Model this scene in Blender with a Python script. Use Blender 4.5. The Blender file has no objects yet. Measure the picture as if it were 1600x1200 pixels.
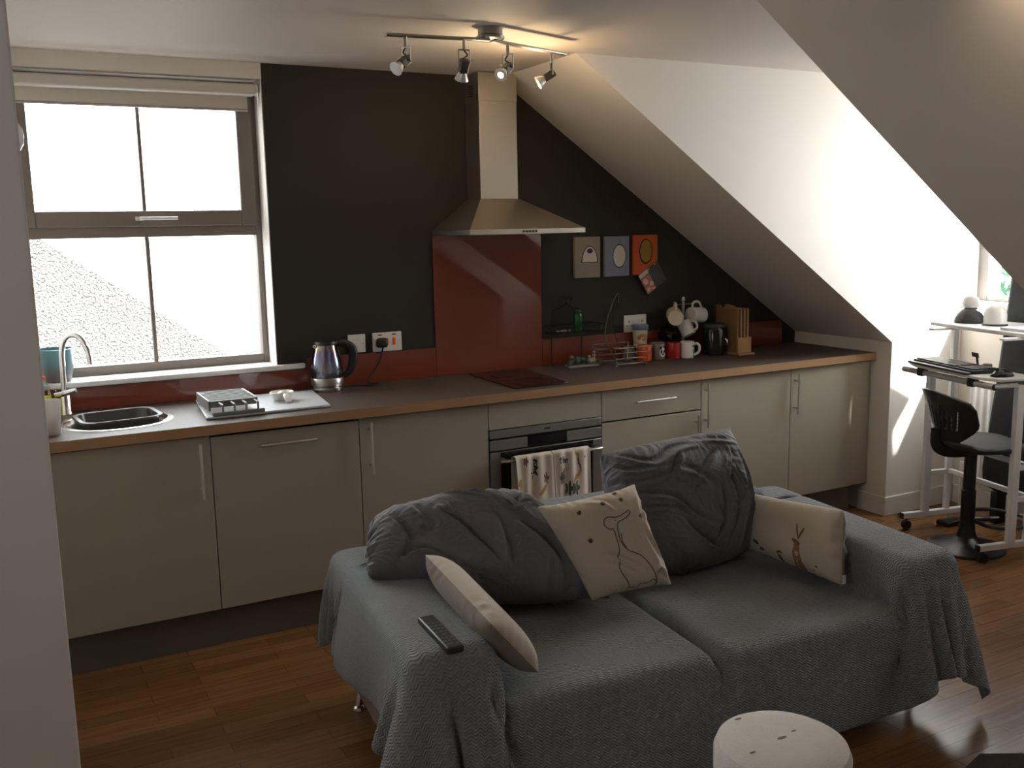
import bpy, bmesh, math, random
import numpy as np
from mathutils import Matrix, Vector, Euler

random.seed(7)
SC = bpy.context.scene
COL = SC.collection
PI = math.pi
R = math.radians

# ---------------------------------------------------------------- camera
CAM = (-1.875, -4.3495, 1.6341)
YAW, PITCH, ROLL, FOC = 0.4886, 0.1614, -0.0190, 1505.98
cd = bpy.data.cameras.new('camera')
cd.sensor_fit = 'HORIZONTAL'
cd.sensor_width = 36.0
cd.lens = FOC / 1600.0 * 36.0
cd.clip_start = 0.02
cd.clip_end = 300
cam = bpy.data.objects.new('camera', cd)
COL.objects.link(cam)
fw = Vector((math.sin(YAW) * math.cos(PITCH), math.cos(YAW) * math.cos(PITCH), -math.sin(PITCH)))
r0 = Vector((math.cos(YAW), -math.sin(YAW), 0))
u0 = r0.cross(fw)
rt = r0 * math.cos(ROLL) + u0 * math.sin(ROLL)
up = -r0 * math.sin(ROLL) + u0 * math.cos(ROLL)
m = Matrix((rt, up, -fw)).transposed().to_4x4()
m.translation = CAM
cam.matrix_world = m
SC.camera = cam

# ---------------------------------------------------------------- exposure, sky, sun, window portals
SC.view_settings.view_transform = 'Standard'
SC.view_settings.look = 'None'
SC.view_settings.gamma = 1
SC.view_settings.use_curve_mapping = False
SC.view_settings.exposure = -0.12
SC.cycles.use_denoising = True
SC.cycles.diffuse_bounces = 6
SC.cycles.max_bounces = 12

W = bpy.data.worlds.new('sky')
SC.world = W
W.use_nodes = True
bg = W.node_tree.nodes['Background']
bg.inputs['Color'].default_value = (0.95, 0.975, 1.0, 1)

SUN_DIR = Vector((-0.51, 0.50, -0.83)).normalized()
wn = W.node_tree
wt = wn.nodes.new('ShaderNodeTexCoord')
wd = wn.nodes.new('ShaderNodeVectorMath')
wd.operation = 'DOT_PRODUCT'
wd.inputs[1].default_value = tuple(-SUN_DIR)
wn.links.new(wt.outputs['Generated'], wd.inputs[0])
wprev = wd.outputs['Value']
for op, val in (('MAXIMUM', 0.0), ('POWER', 2.5), ('MULTIPLY', 36.0), ('ADD', 16.0)):    # the sky is brighter around the sun
    wm = wn.nodes.new('ShaderNodeMath')
    wm.operation = op
    wn.links.new(wprev, wm.inputs[0])
    wm.inputs[1].default_value = val
    wprev = wm.outputs[0]
wn.links.new(wprev, bg.inputs['Strength'])

sl = bpy.data.lights.new('sun', 'SUN')
sl.energy = 60.0
sl.angle = R(2.5)
sl.color = (1.0, 0.97, 0.92)
so = bpy.data.objects.new('sun', sl)
COL.objects.link(so)
so.rotation_euler = SUN_DIR.to_track_quat('-Z', 'Y').to_euler()
so.location = (6, -6, 8)


def portal(name, loc, direction, sx, sy):
    l = bpy.data.lights.new(name, 'AREA')
    l.shape = 'RECTANGLE'
    l.size, l.size_y = sx, sy
    l.cycles.is_portal = True
    o = bpy.data.objects.new(name, l)
    COL.objects.link(o)
    o.location = loc
    o.rotation_euler = Vector(direction).to_track_quat('-Z', 'Z').to_euler()


portal('window_portal', (-1.29, 0.27, 1.65), (0, -1, 0), 1.04, 1.26)
portal('dormer_portal', (3.24, -1.27, 1.74), (-1, 0, 0), 1.1, 1.24)
portal('side_portal', (-3.14, -3.6, 1.7), (1, 0, 0), 0.5, 0.6)
portal('second_dormer_portal', (3.24, -3.43, 1.74), (-1, 0, 0), 0.82, 1.24)

# ---------------------------------------------------------------- key dimensions
H = 2.358                       # flat ceiling
XS, XR, ZK = 0.388, 2.397, 0.977  # slope starts / knee wall / knee height
YC, YN = -0.724, -1.822         # dormer cheeks
YC2, YN2 = -3.0, -3.86          # cheeks of the second dormer, seen only as a reflection in the red glass
XW = 3.08                       # dormer window plane
XL = -1.815                     # kitchen left wall
WT = 0.91                       # worktop height
YD = -0.593                     # door fronts


def slope_z(x):
    return H + (ZK - H) * (x - XS) / (XR - XS)


# ---------------------------------------------------------------- materials
MATS = {}


def mat(name, col, rough=0.5, metal=0.0, noise=0.0, nscale=8.0, bump=0.0, bscale=60.0, spec=0.5, trans=0.0, ior=1.45, emit=None, estr=0.0, sheen=0.0, coat=0.0):
    if name in MATS:
        return MATS[name]
    mt = bpy.data.materials.new(name)
    mt.use_nodes = True
    nt = mt.node_tree
    b = nt.nodes['Principled BSDF']
    b.inputs['Base Color'].default_value = (*col, 1)
    b.inputs['Roughness'].default_value = rough
    b.inputs['Metallic'].default_value = metal
    b.inputs['Specular IOR Level'].default_value = spec
    b.inputs['Transmission Weight'].default_value = trans
    b.inputs['IOR'].default_value = ior
    b.inputs['Sheen Weight'].default_value = sheen
    b.inputs['Coat Weight'].default_value = coat
    if emit:
        b.inputs['Emission Color'].default_value = (*emit, 1)
        b.inputs['Emission Strength'].default_value = estr
    tc = nt.nodes.new('ShaderNodeTexCoord')
    if noise:
        n = nt.nodes.new('ShaderNodeTexNoise')
        n.inputs['Scale'].default_value = nscale
        n.inputs['Detail'].default_value = 4
        nt.links.new(tc.outputs['Object'], n.inputs['Vector'])
        rp = nt.nodes.new('ShaderNodeMix')
        rp.data_type = 'RGBA'
        rp.inputs['A'].default_value = (*[c * (1 - noise) for c in col], 1)
        rp.inputs['B'].default_value = (*[min(1, c * (1 + noise)) for c in col], 1)
        nt.links.new(n.outputs['Fac'], rp.inputs['Factor'])
        nt.links.new(rp.outputs['Result'], b.inputs['Base Color'])
    if bump:
        n2 = nt.nodes.new('ShaderNodeTexNoise')
        n2.inputs['Scale'].default_value = bscale
        n2.inputs['Detail'].default_value = 3
        nt.links.new(tc.outputs['Object'], n2.inputs['Vector'])
        bp = nt.nodes.new('ShaderNodeBump')
        bp.inputs['Strength'].default_value = bump
        bp.inputs['Distance'].default_value = 0.01
        nt.links.new(n2.outputs['Fac'], bp.inputs['Height'])
        nt.links.new(bp.outputs['Normal'], b.inputs['Normal'])
    MATS[name] = mt
    return mt


def N(nt, typ, **kw):
    n = nt.nodes.new('ShaderNode' + typ)
    for k, v in kw.items():
        setattr(n, k, v)
    return n


def math_node(nt, op, a, b=None):
    n = nt.nodes.new('ShaderNodeMath')
    n.operation = op
    for i, v in enumerate((a, b)):
        if v is None:
            continue
        if isinstance(v, (int, float)):
            n.inputs[i].default_value = v
        else:
            nt.links.new(v, n.inputs[i])
    return n.outputs[0]


def glass_mat(name, tint=(1, 1, 1), gloss=0.06):
    mt = bpy.data.materials.new(name)
    mt.use_nodes = True
    nt = mt.node_tree
    nt.nodes.clear()
    out = N(nt, 'OutputMaterial')
    mx = N(nt, 'MixShader')
    t = N(nt, 'BsdfTransparent')
    t.inputs['Color'].default_value = (*tint, 1)
    g = N(nt, 'BsdfGlossy')
    g.inputs['Roughness'].default_value = 0.02
    fr = N(nt, 'LayerWeight')
    fr.inputs['Blend'].default_value = 0.25
    sc = math_node(nt, 'MULTIPLY', fr.outputs['Fresnel'], gloss * 6)
    nt.links.new(sc, mx.inputs[0])
    nt.links.new(t.outputs[0], mx.inputs[1])
    nt.links.new(g.outputs[0], mx.inputs[2])
    nt.links.new(mx.outputs[0], out.inputs[0])
    MATS[name] = mt
    return mt


def floor_mat():
    mt = bpy.data.materials.new('oak_strip_floor')
    mt.use_nodes = True
    nt = mt.node_tree
    b = nt.nodes['Principled BSDF']
    tc = N(nt, 'TexCoord')
    br = N(nt, 'TexBrick', offset=0.37, offset_frequency=2)
    br.inputs['Scale'].default_value = 1.0
    br.inputs['Brick Width'].default_value = 0.48
    br.inputs['Row Height'].default_value = 0.068
    br.inputs['Mortar Size'].default_value = 0.0008
    br.inputs['Color1'].default_value = (0.175, 0.080, 0.027, 1)
    br.inputs['Color2'].default_value = (0.27, 0.130, 0.048, 1)
    br.inputs['Mortar'].default_value = (0.05, 0.022, 0.008, 1)
    nt.links.new(tc.outputs['Object'], br.inputs['Vector'])
    mp = N(nt, 'Mapping')
    mp.inputs['Scale'].default_value = (3, 45, 1)
    nt.links.new(tc.outputs['Object'], mp.inputs['Vector'])
    no = N(nt, 'TexNoise')
    no.inputs['Scale'].default_value = 1.6
    no.inputs['Detail'].default_value = 6
    nt.links.new(mp.outputs[0], no.inputs['Vector'])
    mx = N(nt, 'Mix', data_type='RGBA', blend_type='MULTIPLY')
    mx.inputs['Factor'].default_value = 0.55
    nt.links.new(br.outputs['Color'], mx.inputs['A'])
    cr = N(nt, 'ValToRGB')
    cr.color_ramp.elements[0].color = (0.45, 0.42, 0.4, 1)
    cr.color_ramp.elements[0].position = 0.3
    cr.color_ramp.elements[1].position = 0.7
    nt.links.new(no.outputs['Fac'], cr.inputs[0])
    nt.links.new(cr.outputs[0], mx.inputs['B'])
    nt.links.new(mx.outputs['Result'], b.inputs['Base Color'])
    b.inputs['Roughness'].default_value = 0.24
    bp = N(nt, 'Bump')
    bp.inputs['Strength'].default_value = 0.12
    bp.inputs['Distance'].default_value = 0.002
    nt.links.new(no.outputs['Fac'], bp.inputs['Height'])
    nt.links.new(bp.outputs[0], b.inputs['Normal'])
    MATS['floor'] = mt
    return mt


def quilt_mat():
    mt = bpy.data.materials.new('quilted_grey_cotton')
    mt.use_nodes = True
    nt = mt.node_tree
    b = nt.nodes['Principled BSDF']
    uv = N(nt, 'UVMap')
    sp = N(nt, 'SeparateXYZ')
    nt.links.new(uv.outputs[0], sp.inputs[0])
    u, v = sp.outputs[0], sp.outputs[1]
    s1 = math_node(nt, 'SINE', math_node(nt, 'MULTIPLY', u, 2 * PI / 0.030))
    ph = math_node(nt, 'ADD', math_node(nt, 'MULTIPLY', v, 2 * PI / 0.017), math_node(nt, 'MULTIPLY', s1, 1.5))
    h1 = math_node(nt, 'SINE', ph)
    no = N(nt, 'TexNoise')
    no.inputs['Scale'].default_value = 95
    no.inputs['Detail'].default_value = 3
    nt.links.new(uv.outputs[0], no.inputs['Vector'])
    h = math_node(nt, 'ADD', math_node(nt, 'MULTIPLY', math_node(nt, 'ABSOLUTE', h1), 0.8), math_node(nt, 'MULTIPLY', no.outputs['Fac'], 1.0))
    bp = N(nt, 'Bump')
    bp.inputs['Strength'].default_value = 0.9
    bp.inputs['Distance'].default_value = 0.006
    nt.links.new(h, bp.inputs['Height'])
    nt.links.new(bp.outputs[0], b.inputs['Normal'])
    mx = N(nt, 'Mix', data_type='RGBA')
    mx.inputs['A'].default_value = (0.178, 0.186, 0.196, 1)
    mx.inputs['B'].default_value = (0.258, 0.270, 0.284, 1)
    nt.links.new(no.outputs['Fac'], mx.inputs['Factor'])
    nt.links.new(mx.outputs['Result'], b.inputs['Base Color'])
    b.inputs['Roughness'].default_value = 0.8
    b.inputs['Sheen Weight'].default_value = 0.15
    MATS['quilt'] = mt
    return mt


def weave_mat(name, col, amt=0.12, scale=420, bump=0.25, rough=0.85):
    mt = bpy.data.materials.new(name)
    mt.use_nodes = True
    nt = mt.node_tree
    b = nt.nodes['Principled BSDF']
    uv = N(nt, 'UVMap')
    no = N(nt, 'TexNoise')
    no.inputs['Scale'].default_value = scale
    no.inputs['Detail'].default_value = 2
    nt.links.new(uv.outputs[0], no.inputs['Vector'])
    n2 = N(nt, 'TexNoise')
    n2.inputs['Scale'].default_value = 9
    nt.links.new(uv.outputs[0], n2.inputs['Vector'])
    f = math_node(nt, 'ADD', math_node(nt, 'MULTIPLY', no.outputs['Fac'], 0.6), math_node(nt, 'MULTIPLY', n2.outputs['Fac'], 0.4))
    mx = N(nt, 'Mix', data_type='RGBA')
    mx.inputs['A'].default_value = (*[c * (1 - amt) for c in col], 1)
    mx.inputs['B'].default_value = (*[c * (1 + amt) for c in col], 1)
    nt.links.new(f, mx.inputs['Factor'])
    nt.links.new(mx.outputs['Result'], b.inputs['Base Color'])
    b.inputs['Roughness'].default_value = rough
    b.inputs['Sheen Weight'].default_value = 0.1
    if bump:
        bp = N(nt, 'Bump')
        bp.inputs['Strength'].default_value = bump
        bp.inputs['Distance'].default_value = 0.002
        nt.links.new(no.outputs['Fac'], bp.inputs['Height'])
        nt.links.new(bp.outputs[0], b.inputs['Normal'])
    MATS[name] = mt
    return mt


def wood_mat(name, c1, c2, stretch=(2, 60, 60), rough=0.5):
    mt = bpy.data.materials.new(name)
    mt.use_nodes = True
    nt = mt.node_tree
    b = nt.nodes['Principled BSDF']
    tc = N(nt, 'TexCoord')
    mp = N(nt, 'Mapping')
    mp.inputs['Scale'].default_value = stretch
    nt.links.new(tc.outputs['Object'], mp.inputs['Vector'])
    no = N(nt, 'TexNoise')
    no.inputs['Scale'].default_value = 1.5
    no.inputs['Detail'].default_value = 6
    nt.links.new(mp.outputs[0], no.inputs['Vector'])
    mx = N(nt, 'Mix', data_type='RGBA')
    mx.inputs['A'].default_value = (*c1, 1)
    mx.inputs['B'].default_value = (*c2, 1)
    nt.links.new(no.outputs['Fac'], mx.inputs['Factor'])
    nt.links.new(mx.outputs['Result'], b.inputs['Base Color'])
    b.inputs['Roughness'].default_value = rough
    MATS[name] = mt
    return mt


def pebble_mat():
    mt = bpy.data.materials.new('pebbledash')
    mt.use_nodes = True
    nt = mt.node_tree
    b = nt.nodes['Principled BSDF']
    tc = N(nt, 'TexCoord')
    vo = N(nt, 'TexVoronoi')
    vo.inputs['Scale'].default_value = 75
    nt.links.new(tc.outputs['Object'], vo.inputs['Vector'])
    cr = N(nt, 'ValToRGB')
    e = cr.color_ramp.elements
    e[0].color = (0.15, 0.138, 0.12, 1)
    e[1].color = (0.03, 0.026, 0.021, 1)
    e[0].position = 0.25
    e[1].position = 0.75
    nt.links.new(vo.outputs['Distance'], cr.inputs[0])
    nt.links.new(cr.outputs[0], b.inputs['Base Color'])
    bp = N(nt, 'Bump')
    bp.invert = True
    bp.inputs['Strength'].default_value = 1.0
    bp.inputs['Distance'].default_value = 0.03
    nt.links.new(vo.outputs['Distance'], bp.inputs['Height'])
    nt.links.new(bp.outputs[0], b.inputs['Normal'])
    b.inputs['Roughness'].default_value = 0.9
    MATS['pebble'] = mt
    return mt


def brushed_mat(name, col, rough=0.35, vertical=False):
    mt = mat(name, col, rough, 1.0)
    nt = mt.node_tree
    b = nt.nodes['Principled BSDF']
    tc = N(nt, 'TexCoord')
    mp = N(nt, 'Mapping')
    mp.inputs['Scale'].default_value = (300, 300, 6) if vertical else (4, 4, 400)
    nt.links.new(tc.outputs['Object'], mp.inputs[0])
    no = N(nt, 'TexNoise')
    no.inputs['Scale'].default_value = 1.0
    nt.links.new(mp.outputs[0], no.inputs[0])
    r = math_node(nt, 'ADD', math_node(nt, 'MULTIPLY', no.outputs['Fac'], 0.25), rough - 0.1)
    nt.links.new(r, b.inputs['Roughness'])
    return mt


def pot_mat():
    """two-tone glaze: teal above, taupe towards the foot"""
    mt = mat('teal_glaze', (0.10, 0.22, 0.25), 0.3)
    nt = mt.node_tree
    tc = N(nt, 'TexCoord')
    sp = N(nt, 'SeparateXYZ')
    nt.links.new(tc.outputs['Generated'], sp.inputs[0])
    cr = N(nt, 'ValToRGB')
    e = cr.color_ramp.elements
    e[0].position, e[0].color = 0.15, (0.13, 0.11, 0.105, 1)
    e[1].position, e[1].color = 0.65, (0.09, 0.20, 0.23, 1)
    nt.links.new(sp.outputs[2], cr.inputs[0])
    nt.links.new(cr.outputs[0], nt.nodes['Principled BSDF'].inputs['Base Color'])
    return mt


floor_mat(); quilt_mat(); pebble_mat()
glass_mat('pane_glass', (0.96, 0.98, 0.98), 0.05)
glass_mat('clear_glass', (0.90, 0.93, 0.94), 0.12)
glass_mat('green_glass', (0.05, 0.42, 0.12), 0.14)
M = MATS
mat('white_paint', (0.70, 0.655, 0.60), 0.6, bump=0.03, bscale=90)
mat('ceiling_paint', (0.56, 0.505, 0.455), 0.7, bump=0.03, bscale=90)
mat('black_paint', (0.030, 0.0265, 0.0225), 0.58, spec=0.3, bump=0.02, bscale=120)
mat('skirting_gloss', (0.66, 0.64, 0.60), 0.35)
mat('window_frame_grey', (0.19, 0.16, 0.135), 0.5)
mat('sill_white', (0.75, 0.75, 0.75), 0.35)
mat('door_cream', (0.318, 0.282, 0.222), 0.36, coat=0.25, noise=0.03, nscale=30)
mat('plinth_brown', (0.10, 0.082, 0.072), 0.6)
mat('carcass', (0.05, 0.045, 0.04), 0.7)
mat('worktop_laminate', (0.085, 0.066, 0.052), 0.55, spec=0.18, noise=0.25, nscale=90, bump=0.05, bscale=300)
wood_mat('edge_wood', (0.24, 0.125, 0.055), (0.36, 0.205, 0.10), (3, 60, 60), 0.5)
brushed_mat('steel_brushed', (0.56, 0.52, 0.46), 0.36, True)
brushed_mat('steel_handle', (0.60, 0.57, 0.52), 0.34)
mat('chrome', (0.82, 0.82, 0.82), 0.08, 1.0)
mat('satin_nickel', (0.50, 0.47, 0.42), 0.32, 1.0)
mat('red_glass', (0.19, 0.040, 0.023), 0.04, spec=0.6, coat=1.0)
M['red_glass'].node_tree.nodes['Principled BSDF'].inputs['Coat Roughness'].default_value = 0.02
mat('black_gloss', (0.010, 0.010, 0.010), 0.10)
mat('black_plastic', (0.018, 0.018, 0.019), 0.42)
mat('hob_glass', (0.013, 0.010, 0.010), 0.06)
mat('black_rubber', (0.02, 0.02, 0.02), 0.7)
mat('white_plastic', (0.72, 0.72, 0.70), 0.35)
mat('white_ceramic', (0.74, 0.73, 0.69), 0.15)
mat('cream_ceramic', (0.70, 0.63, 0.48), 0.2)
mat('orange_plastic', (0.9, 0.16, 0.03), 0.3)  # plain orange plastic of the socket rockers
mat('dark_red', (0.20, 0.02, 0.015), 0.3)
mat('oven_steel', (0.22, 0.205, 0.185), 0.4, 0.6)
mat('white_metal', (0.80, 0.80, 0.81), 0.35)
mat('desk_board', (0.72, 0.71, 0.69), 0.4)
mat('grey_plastic', (0.17, 0.165, 0.155), 0.5)

# ---------------------------------------------------------------- mesh helpers


class MB:
    """Collects shapes (in world metres) and links them as ONE mesh object."""

    def __init__(self, mx=None):
        self.v, self.f, self.mi, self.uv = [], [], [], {}
        self.mx = mx or Matrix.Identity(4)
        self.cur = 0

    def add(self, vs, fs):
        o = len(self.v)
        for p in vs:
            self.v.append(tuple(self.mx @ Vector(p)))
        for f in fs:
            self.f.append([i + o for i in f])
            self.mi.append(self.cur)
        return o

    def box(self, x0, x1, y0, y1, z0, z1):
        vs = [(x, y, z) for x in (x0, x1) for y in (y0, y1) for z in (z0, z1)]
        self.add(vs, [(0, 1, 3, 2), (4, 6, 7, 5), (0, 4, 5, 1), (2, 3, 7, 6), (0, 2, 6, 4), (1, 5, 7, 3)])
        return self

    def prism(self, poly, d):
        """poly: list of 3D points (planar), extruded by vector d."""
        n = len(poly)
        d = Vector(d)
        vs = [Vector(p) for p in poly] + [Vector(p) + d for p in poly]
        fs = [list(range(n))[::-1], [i + n for i in range(n)]]
        fs += [(i, (i + 1) % n, (i + 1) % n + n, i + n) for i in range(n)]
        self.add(vs, fs)
        return self

    def tube(self, pts, r, seg=8, caps=True, flat=None):
        pts = [Vector(p) for p in pts]
        n = len(pts)
        rs = r if isinstance(r, (list, tuple)) else [r] * n
        tang = []
        for i in range(n):
            a, b = pts[max(0, i - 1)], pts[min(n - 1, i + 1)]
            t = (b - a)
            tang.append(t.normalized() if t.length > 1e-9 else Vector((0, 0, 1)))
        ref = Vector((0, 0, 1)) if abs(tang[0].z) < 0.9 else Vector((1, 0, 0))
        u = tang[0].cross(ref).normalized()
        vs, fs = [], []
        for i in range(n):
            t = tang[i]
            u = (u - t * u.dot(t))
            u = u.normalized() if u.length > 1e-9 else t.orthogonal().normalized()
            w = t.cross(u)
            for k in range(seg):
                a = 2 * PI * k / seg
                ca, sa = math.cos(a) * rs[i], math.sin(a) * rs[i] * (flat or 1)
                vs.append(pts[i] + u * ca + w * sa)
        for i in range(n - 1):
            for k in range(seg):
                k2 = (k + 1) % seg
                fs.append((i * seg + k, i * seg + k2, (i + 1) * seg + k2, (i + 1) * seg + k))
        if caps:
            fs.append(list(range(seg))[::-1])
            fs.append([(n - 1) * seg + k for k in range(seg)])
        self.add(vs, fs)
        return self

    def cyl(self, a, b, r, seg=20, r2=None):
        return self.tube([a, b], [r, r if r2 is None else r2], seg)

    def lathe(self, prof, c, seg=32, axis=None, sx=1, sy=1):
        """prof: list of (radius, height) from bottom to top."""
        q = Vector((0, 0, 1)).rotation_difference(Vector(axis)) if axis else None
        vs, fs = [], []
        n = len(prof)
        for (r, z) in prof:
            for k in range(seg):
                a = 2 * PI * k / seg
                p = Vector((r * math.cos(a) * sx, r * math.sin(a) * sy, z))
                if q:
                    p = q @ p
                vs.append(Vector(c) + p)
        for i in range(n - 1):
            for k in range(seg):
                k2 = (k + 1) % seg
                fs.append((i * seg + k, i * seg + k2, (i + 1) * seg + k2, (i + 1) * seg + k))
        if prof[0][0] > 1e-6:
            fs.append(list(range(seg))[::-1])
        if prof[-1][0] > 1e-6:
            fs.append([(n - 1) * seg + k for k in range(seg)])
        self.add(vs, fs)
        return self

    def ball(self, c, r, seg=16, rings=10, s=(1, 1, 1)):
        vs, fs = [], []
        for i in range(rings + 1):
            t = PI * i / rings
            for k in range(seg):
                a = 2 * PI * k / seg
                vs.append((c[0] + r * s[0] * math.sin(t) * math.cos(a), c[1] + r * s[1] * math.sin(t) * math.sin(a), c[2] - r * s[2] * math.cos(t)))
        for i in range(rings):
            for k in range(seg):
                k2 = (k + 1) % seg
                fs.append((i * seg + k, i * seg + k2, (i + 1) * seg + k2, (i + 1) * seg + k))
        self.add(vs, fs)
        return self

    def grid(self, P, closed=False):
        n, mm = len(P), len(P[0])
        vs = [P[i][j] for i in range(n) for j in range(mm)]
        fs = []
        for i in range(n - 1):
            for j in range(mm if closed else mm - 1):
                j2 = (j + 1) % mm
                fs.append((i * mm + j, i * mm + j2, (i + 1) * mm + j2, (i + 1) * mm + j))
        return self.add(vs, fs)

    def build(self, name, mats, parent=None, bevel=0.0, seg=2, smooth=True, angle=35, solid=0.0, sub=0, weld=True):
        me = bpy.data.meshes.new(name)
        loc = Vector((0, 0, 0))
        if parent is None and self.v:
            xs = np.array(self.v)
            loc = Vector(((xs[:, 0].min() + xs[:, 0].max()) / 2, (xs[:, 1].min() + xs[:, 1].max()) / 2, xs[:, 2].min()))
        me.from_pydata([tuple(Vector(p) - loc) for p in self.v], [], self.f)
        ml = mats if isinstance(mats, (list, tuple)) else [mats]
        for x in ml:
            me.materials.append(M[x] if isinstance(x, str) else x)
        if len(ml) > 1:
            me.polygons.foreach_set('material_index', self.mi)
        bm = bmesh.new()
        bm.from_mesh(me)
        if weld:
            bmesh.ops.remove_doubles(bm, verts=bm.verts, dist=1e-5)
        bmesh.ops.recalc_face_normals(bm, faces=bm.faces)
        bm.to_mesh(me)
        bm.free()
        if smooth:
            me.polygons.foreach_set('use_smooth', [True] * len(me.polygons))
            me.set_sharp_from_angle(angle=R(angle))
        me.update()
        o = bpy.data.objects.new(name, me)
        COL.objects.link(o)
        o.location = loc
        if parent is not None:
            attach(o, parent)
        if solid:
            s = o.modifiers.new('thickness', 'SOLIDIFY')
            s.thickness = solid
            s.offset = 0
        if bevel:
            b = o.modifiers.new('rounding', 'BEVEL')
            b.width = bevel
            b.segments = seg
            b.limit_method = 'ANGLE'
            b.angle_limit = R(40)
        if sub:
            s = o.modifiers.new('smoothing', 'SUBSURF')
            s.levels = s.render_levels = sub
        return o


def attach(o, parent):
    """Parent keeping the world placement (roots are unrotated; parts carry no offset of their own)."""
    o.parent = parent
    o.matrix_parent_inverse = Matrix.Translation(-Vector(parent.location)) if parent.parent is None else Matrix.Identity(4)


def tag(o, label=None, cat=None, group=None, kind=None):
    if label:
        o['label'] = label
    if cat:
        o['category'] = cat
    if group:
        o['group'] = group
    if kind:
        o['kind'] = kind
    return o


def thing(name, loc, label, cat, group=None):
    o = bpy.data.objects.new(name, None)
    o.empty_display_size = 0.05
    COL.objects.link(o)
    o.location = loc
    return tag(o, label, cat, group)


def struct(o, label=None):
    o['kind'] = 'structure'
    if label:
        o['label'] = label
    return o


def arc(c, r, a0, a1, n, axis='xz'):
    out = []
    for i in range(n + 1):
        a = R(a0 + (a1 - a0) * i / n)
        if axis == 'xz':
            out.append((c[0] + r * math.cos(a), c[1], c[2] + r * math.sin(a)))
        elif axis == 'yz':
            out.append((c[0], c[1] + r * math.cos(a), c[2] + r * math.sin(a)))
        else:
            out.append((c[0] + r * math.cos(a), c[1] + r * math.sin(a), c[2]))
    return out


def smooth_path(pts, n=8):
    """Catmull-Rom through the points."""
    P = [Vector(p) for p in pts]
    P = [P[0] * 2 - P[1]] + P + [P[-1] * 2 - P[-2]]
    out = []
    for i in range(1, len(P) - 2):
        for k in range(n):
            t = k / n
            a, b, c, d = P[i - 1], P[i], P[i + 1], P[i + 2]
            out.append(0.5 * ((2 * b) + (c - a) * t + (2 * a - 5 * b + 4 * c - d) * t * t + (3 * b - a - 3 * c + d) * t ** 3))
    out.append(P[-2])
    return out


# ================================================================ THE ROOM
YB = -5.45      # rear wall
XLL = -3.0      # far left of the living room
TH = 0.14
# floor
struct(MB().box(XLL - 0.1, 3.3, YB - 0.1, 0.4, -0.12, 0.0).build('floor', 'floor', smooth=False), 'warm brown oak strip floor')

# back wall with the window opening (black paint), white lining of the bulkhead and reveals
WX0, WX1, WZ0, WZ1 = XL, -0.771, 1.022, 2.291
TW = 0.34
b = MB()
b.box(WX1, 2.6, 0, TW, 0, H + 0.02)
b.box(XL - 0.2, WX1, 0, TW, 0, WZ0 - 0.012)
wall_back = struct(b.build('wall_back', 'black_paint', smooth=False), 'matt black painted kitchen wall under the slope')
b = MB()
b.box(XL - 0.2, WX1 + 0.0005, 0.0, TW, WZ1, H + 0.02)          # bulkhead over the window
b.box(WX1 - 0.004, WX1 + 0.0005, 0.003, TW, WZ0, WZ1)          # right reveal
struct(b.build('trim_1', 'white_paint', smooth=False), 'white plaster bulkhead and reveal around the kitchen window')
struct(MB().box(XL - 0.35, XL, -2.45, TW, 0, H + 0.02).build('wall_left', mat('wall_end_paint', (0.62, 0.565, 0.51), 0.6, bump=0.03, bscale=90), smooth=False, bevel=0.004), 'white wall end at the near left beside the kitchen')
b = MB()
WY0, WY1, WZA, WZB = -3.85, -3.35, 1.40, 2.0
b.box(XLL - 0.1, XLL, YB, WY0, 0, H + 0.02).box(XLL - 0.1, XLL, WY1, -2.2, 0, H + 0.02)
b.box(XLL - 0.1, XLL, WY0, WY1, 0, WZA).box(XLL - 0.1, XLL, WY0, WY1, WZB, H + 0.02)
struct(b.build('wall_far_left', 'white_paint', smooth=False))
w4 = bpy.data.objects.new('added_window', None)  # unseen window, added to light the near wall end from the left
COL.objects.link(w4)
w4.location = (XLL - 0.05, -3.6, WZA)
struct(w4)
b = MB()
b.box(XLL - 0.09, XLL - 0.03, WY0, WY0 + 0.04, WZA, WZB).box(XLL - 0.09, XLL - 0.03, WY1 - 0.04, WY1, WZA, WZB)
b.box(XLL - 0.0895, XLL - 0.0305, WY0 + 0.04, WY1 - 0.04, WZA, WZA + 0.04).box(XLL - 0.0895, XLL - 0.0305, WY0 + 0.04, WY1 - 0.04, WZB - 0.04, WZB)
b.build('window_frame', 'window_frame_grey', w4)
MB().box(XLL - 0.06, XLL - 0.055, WY0 + 0.035, WY1 - 0.035, WZA + 0.035, WZB - 0.035).build('pane', 'pane_glass', w4, smooth=False)
struct(MB().box(XLL, XL - 0.3, -2.45, -2.3, 0, H + 0.02).build('wall_return', 'white_paint', smooth=False))
# rear wall (behind the camera)
b = MB()
b.box(XLL, 3.3, YB - 0.15, YB, 0, H + 0.02)
struct(b.build('wall_rear', 'white_paint', smooth=False))
# flat ceiling (and the dormer's ceiling)
b = MB()
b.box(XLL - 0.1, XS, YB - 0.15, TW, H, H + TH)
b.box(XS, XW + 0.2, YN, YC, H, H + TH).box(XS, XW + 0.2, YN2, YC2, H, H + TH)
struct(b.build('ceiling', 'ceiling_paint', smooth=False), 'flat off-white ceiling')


def slope_slab(y0, y1):
    x1 = XR + 0.25
    return [(XS, y0, H), (XR, y0, ZK), (x1, y0, slope_z(x1)), (x1, y0, slope_z(x1) + 0.2), (XS, y0, H + 0.2)], (0, y1 - y0, 0)


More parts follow.
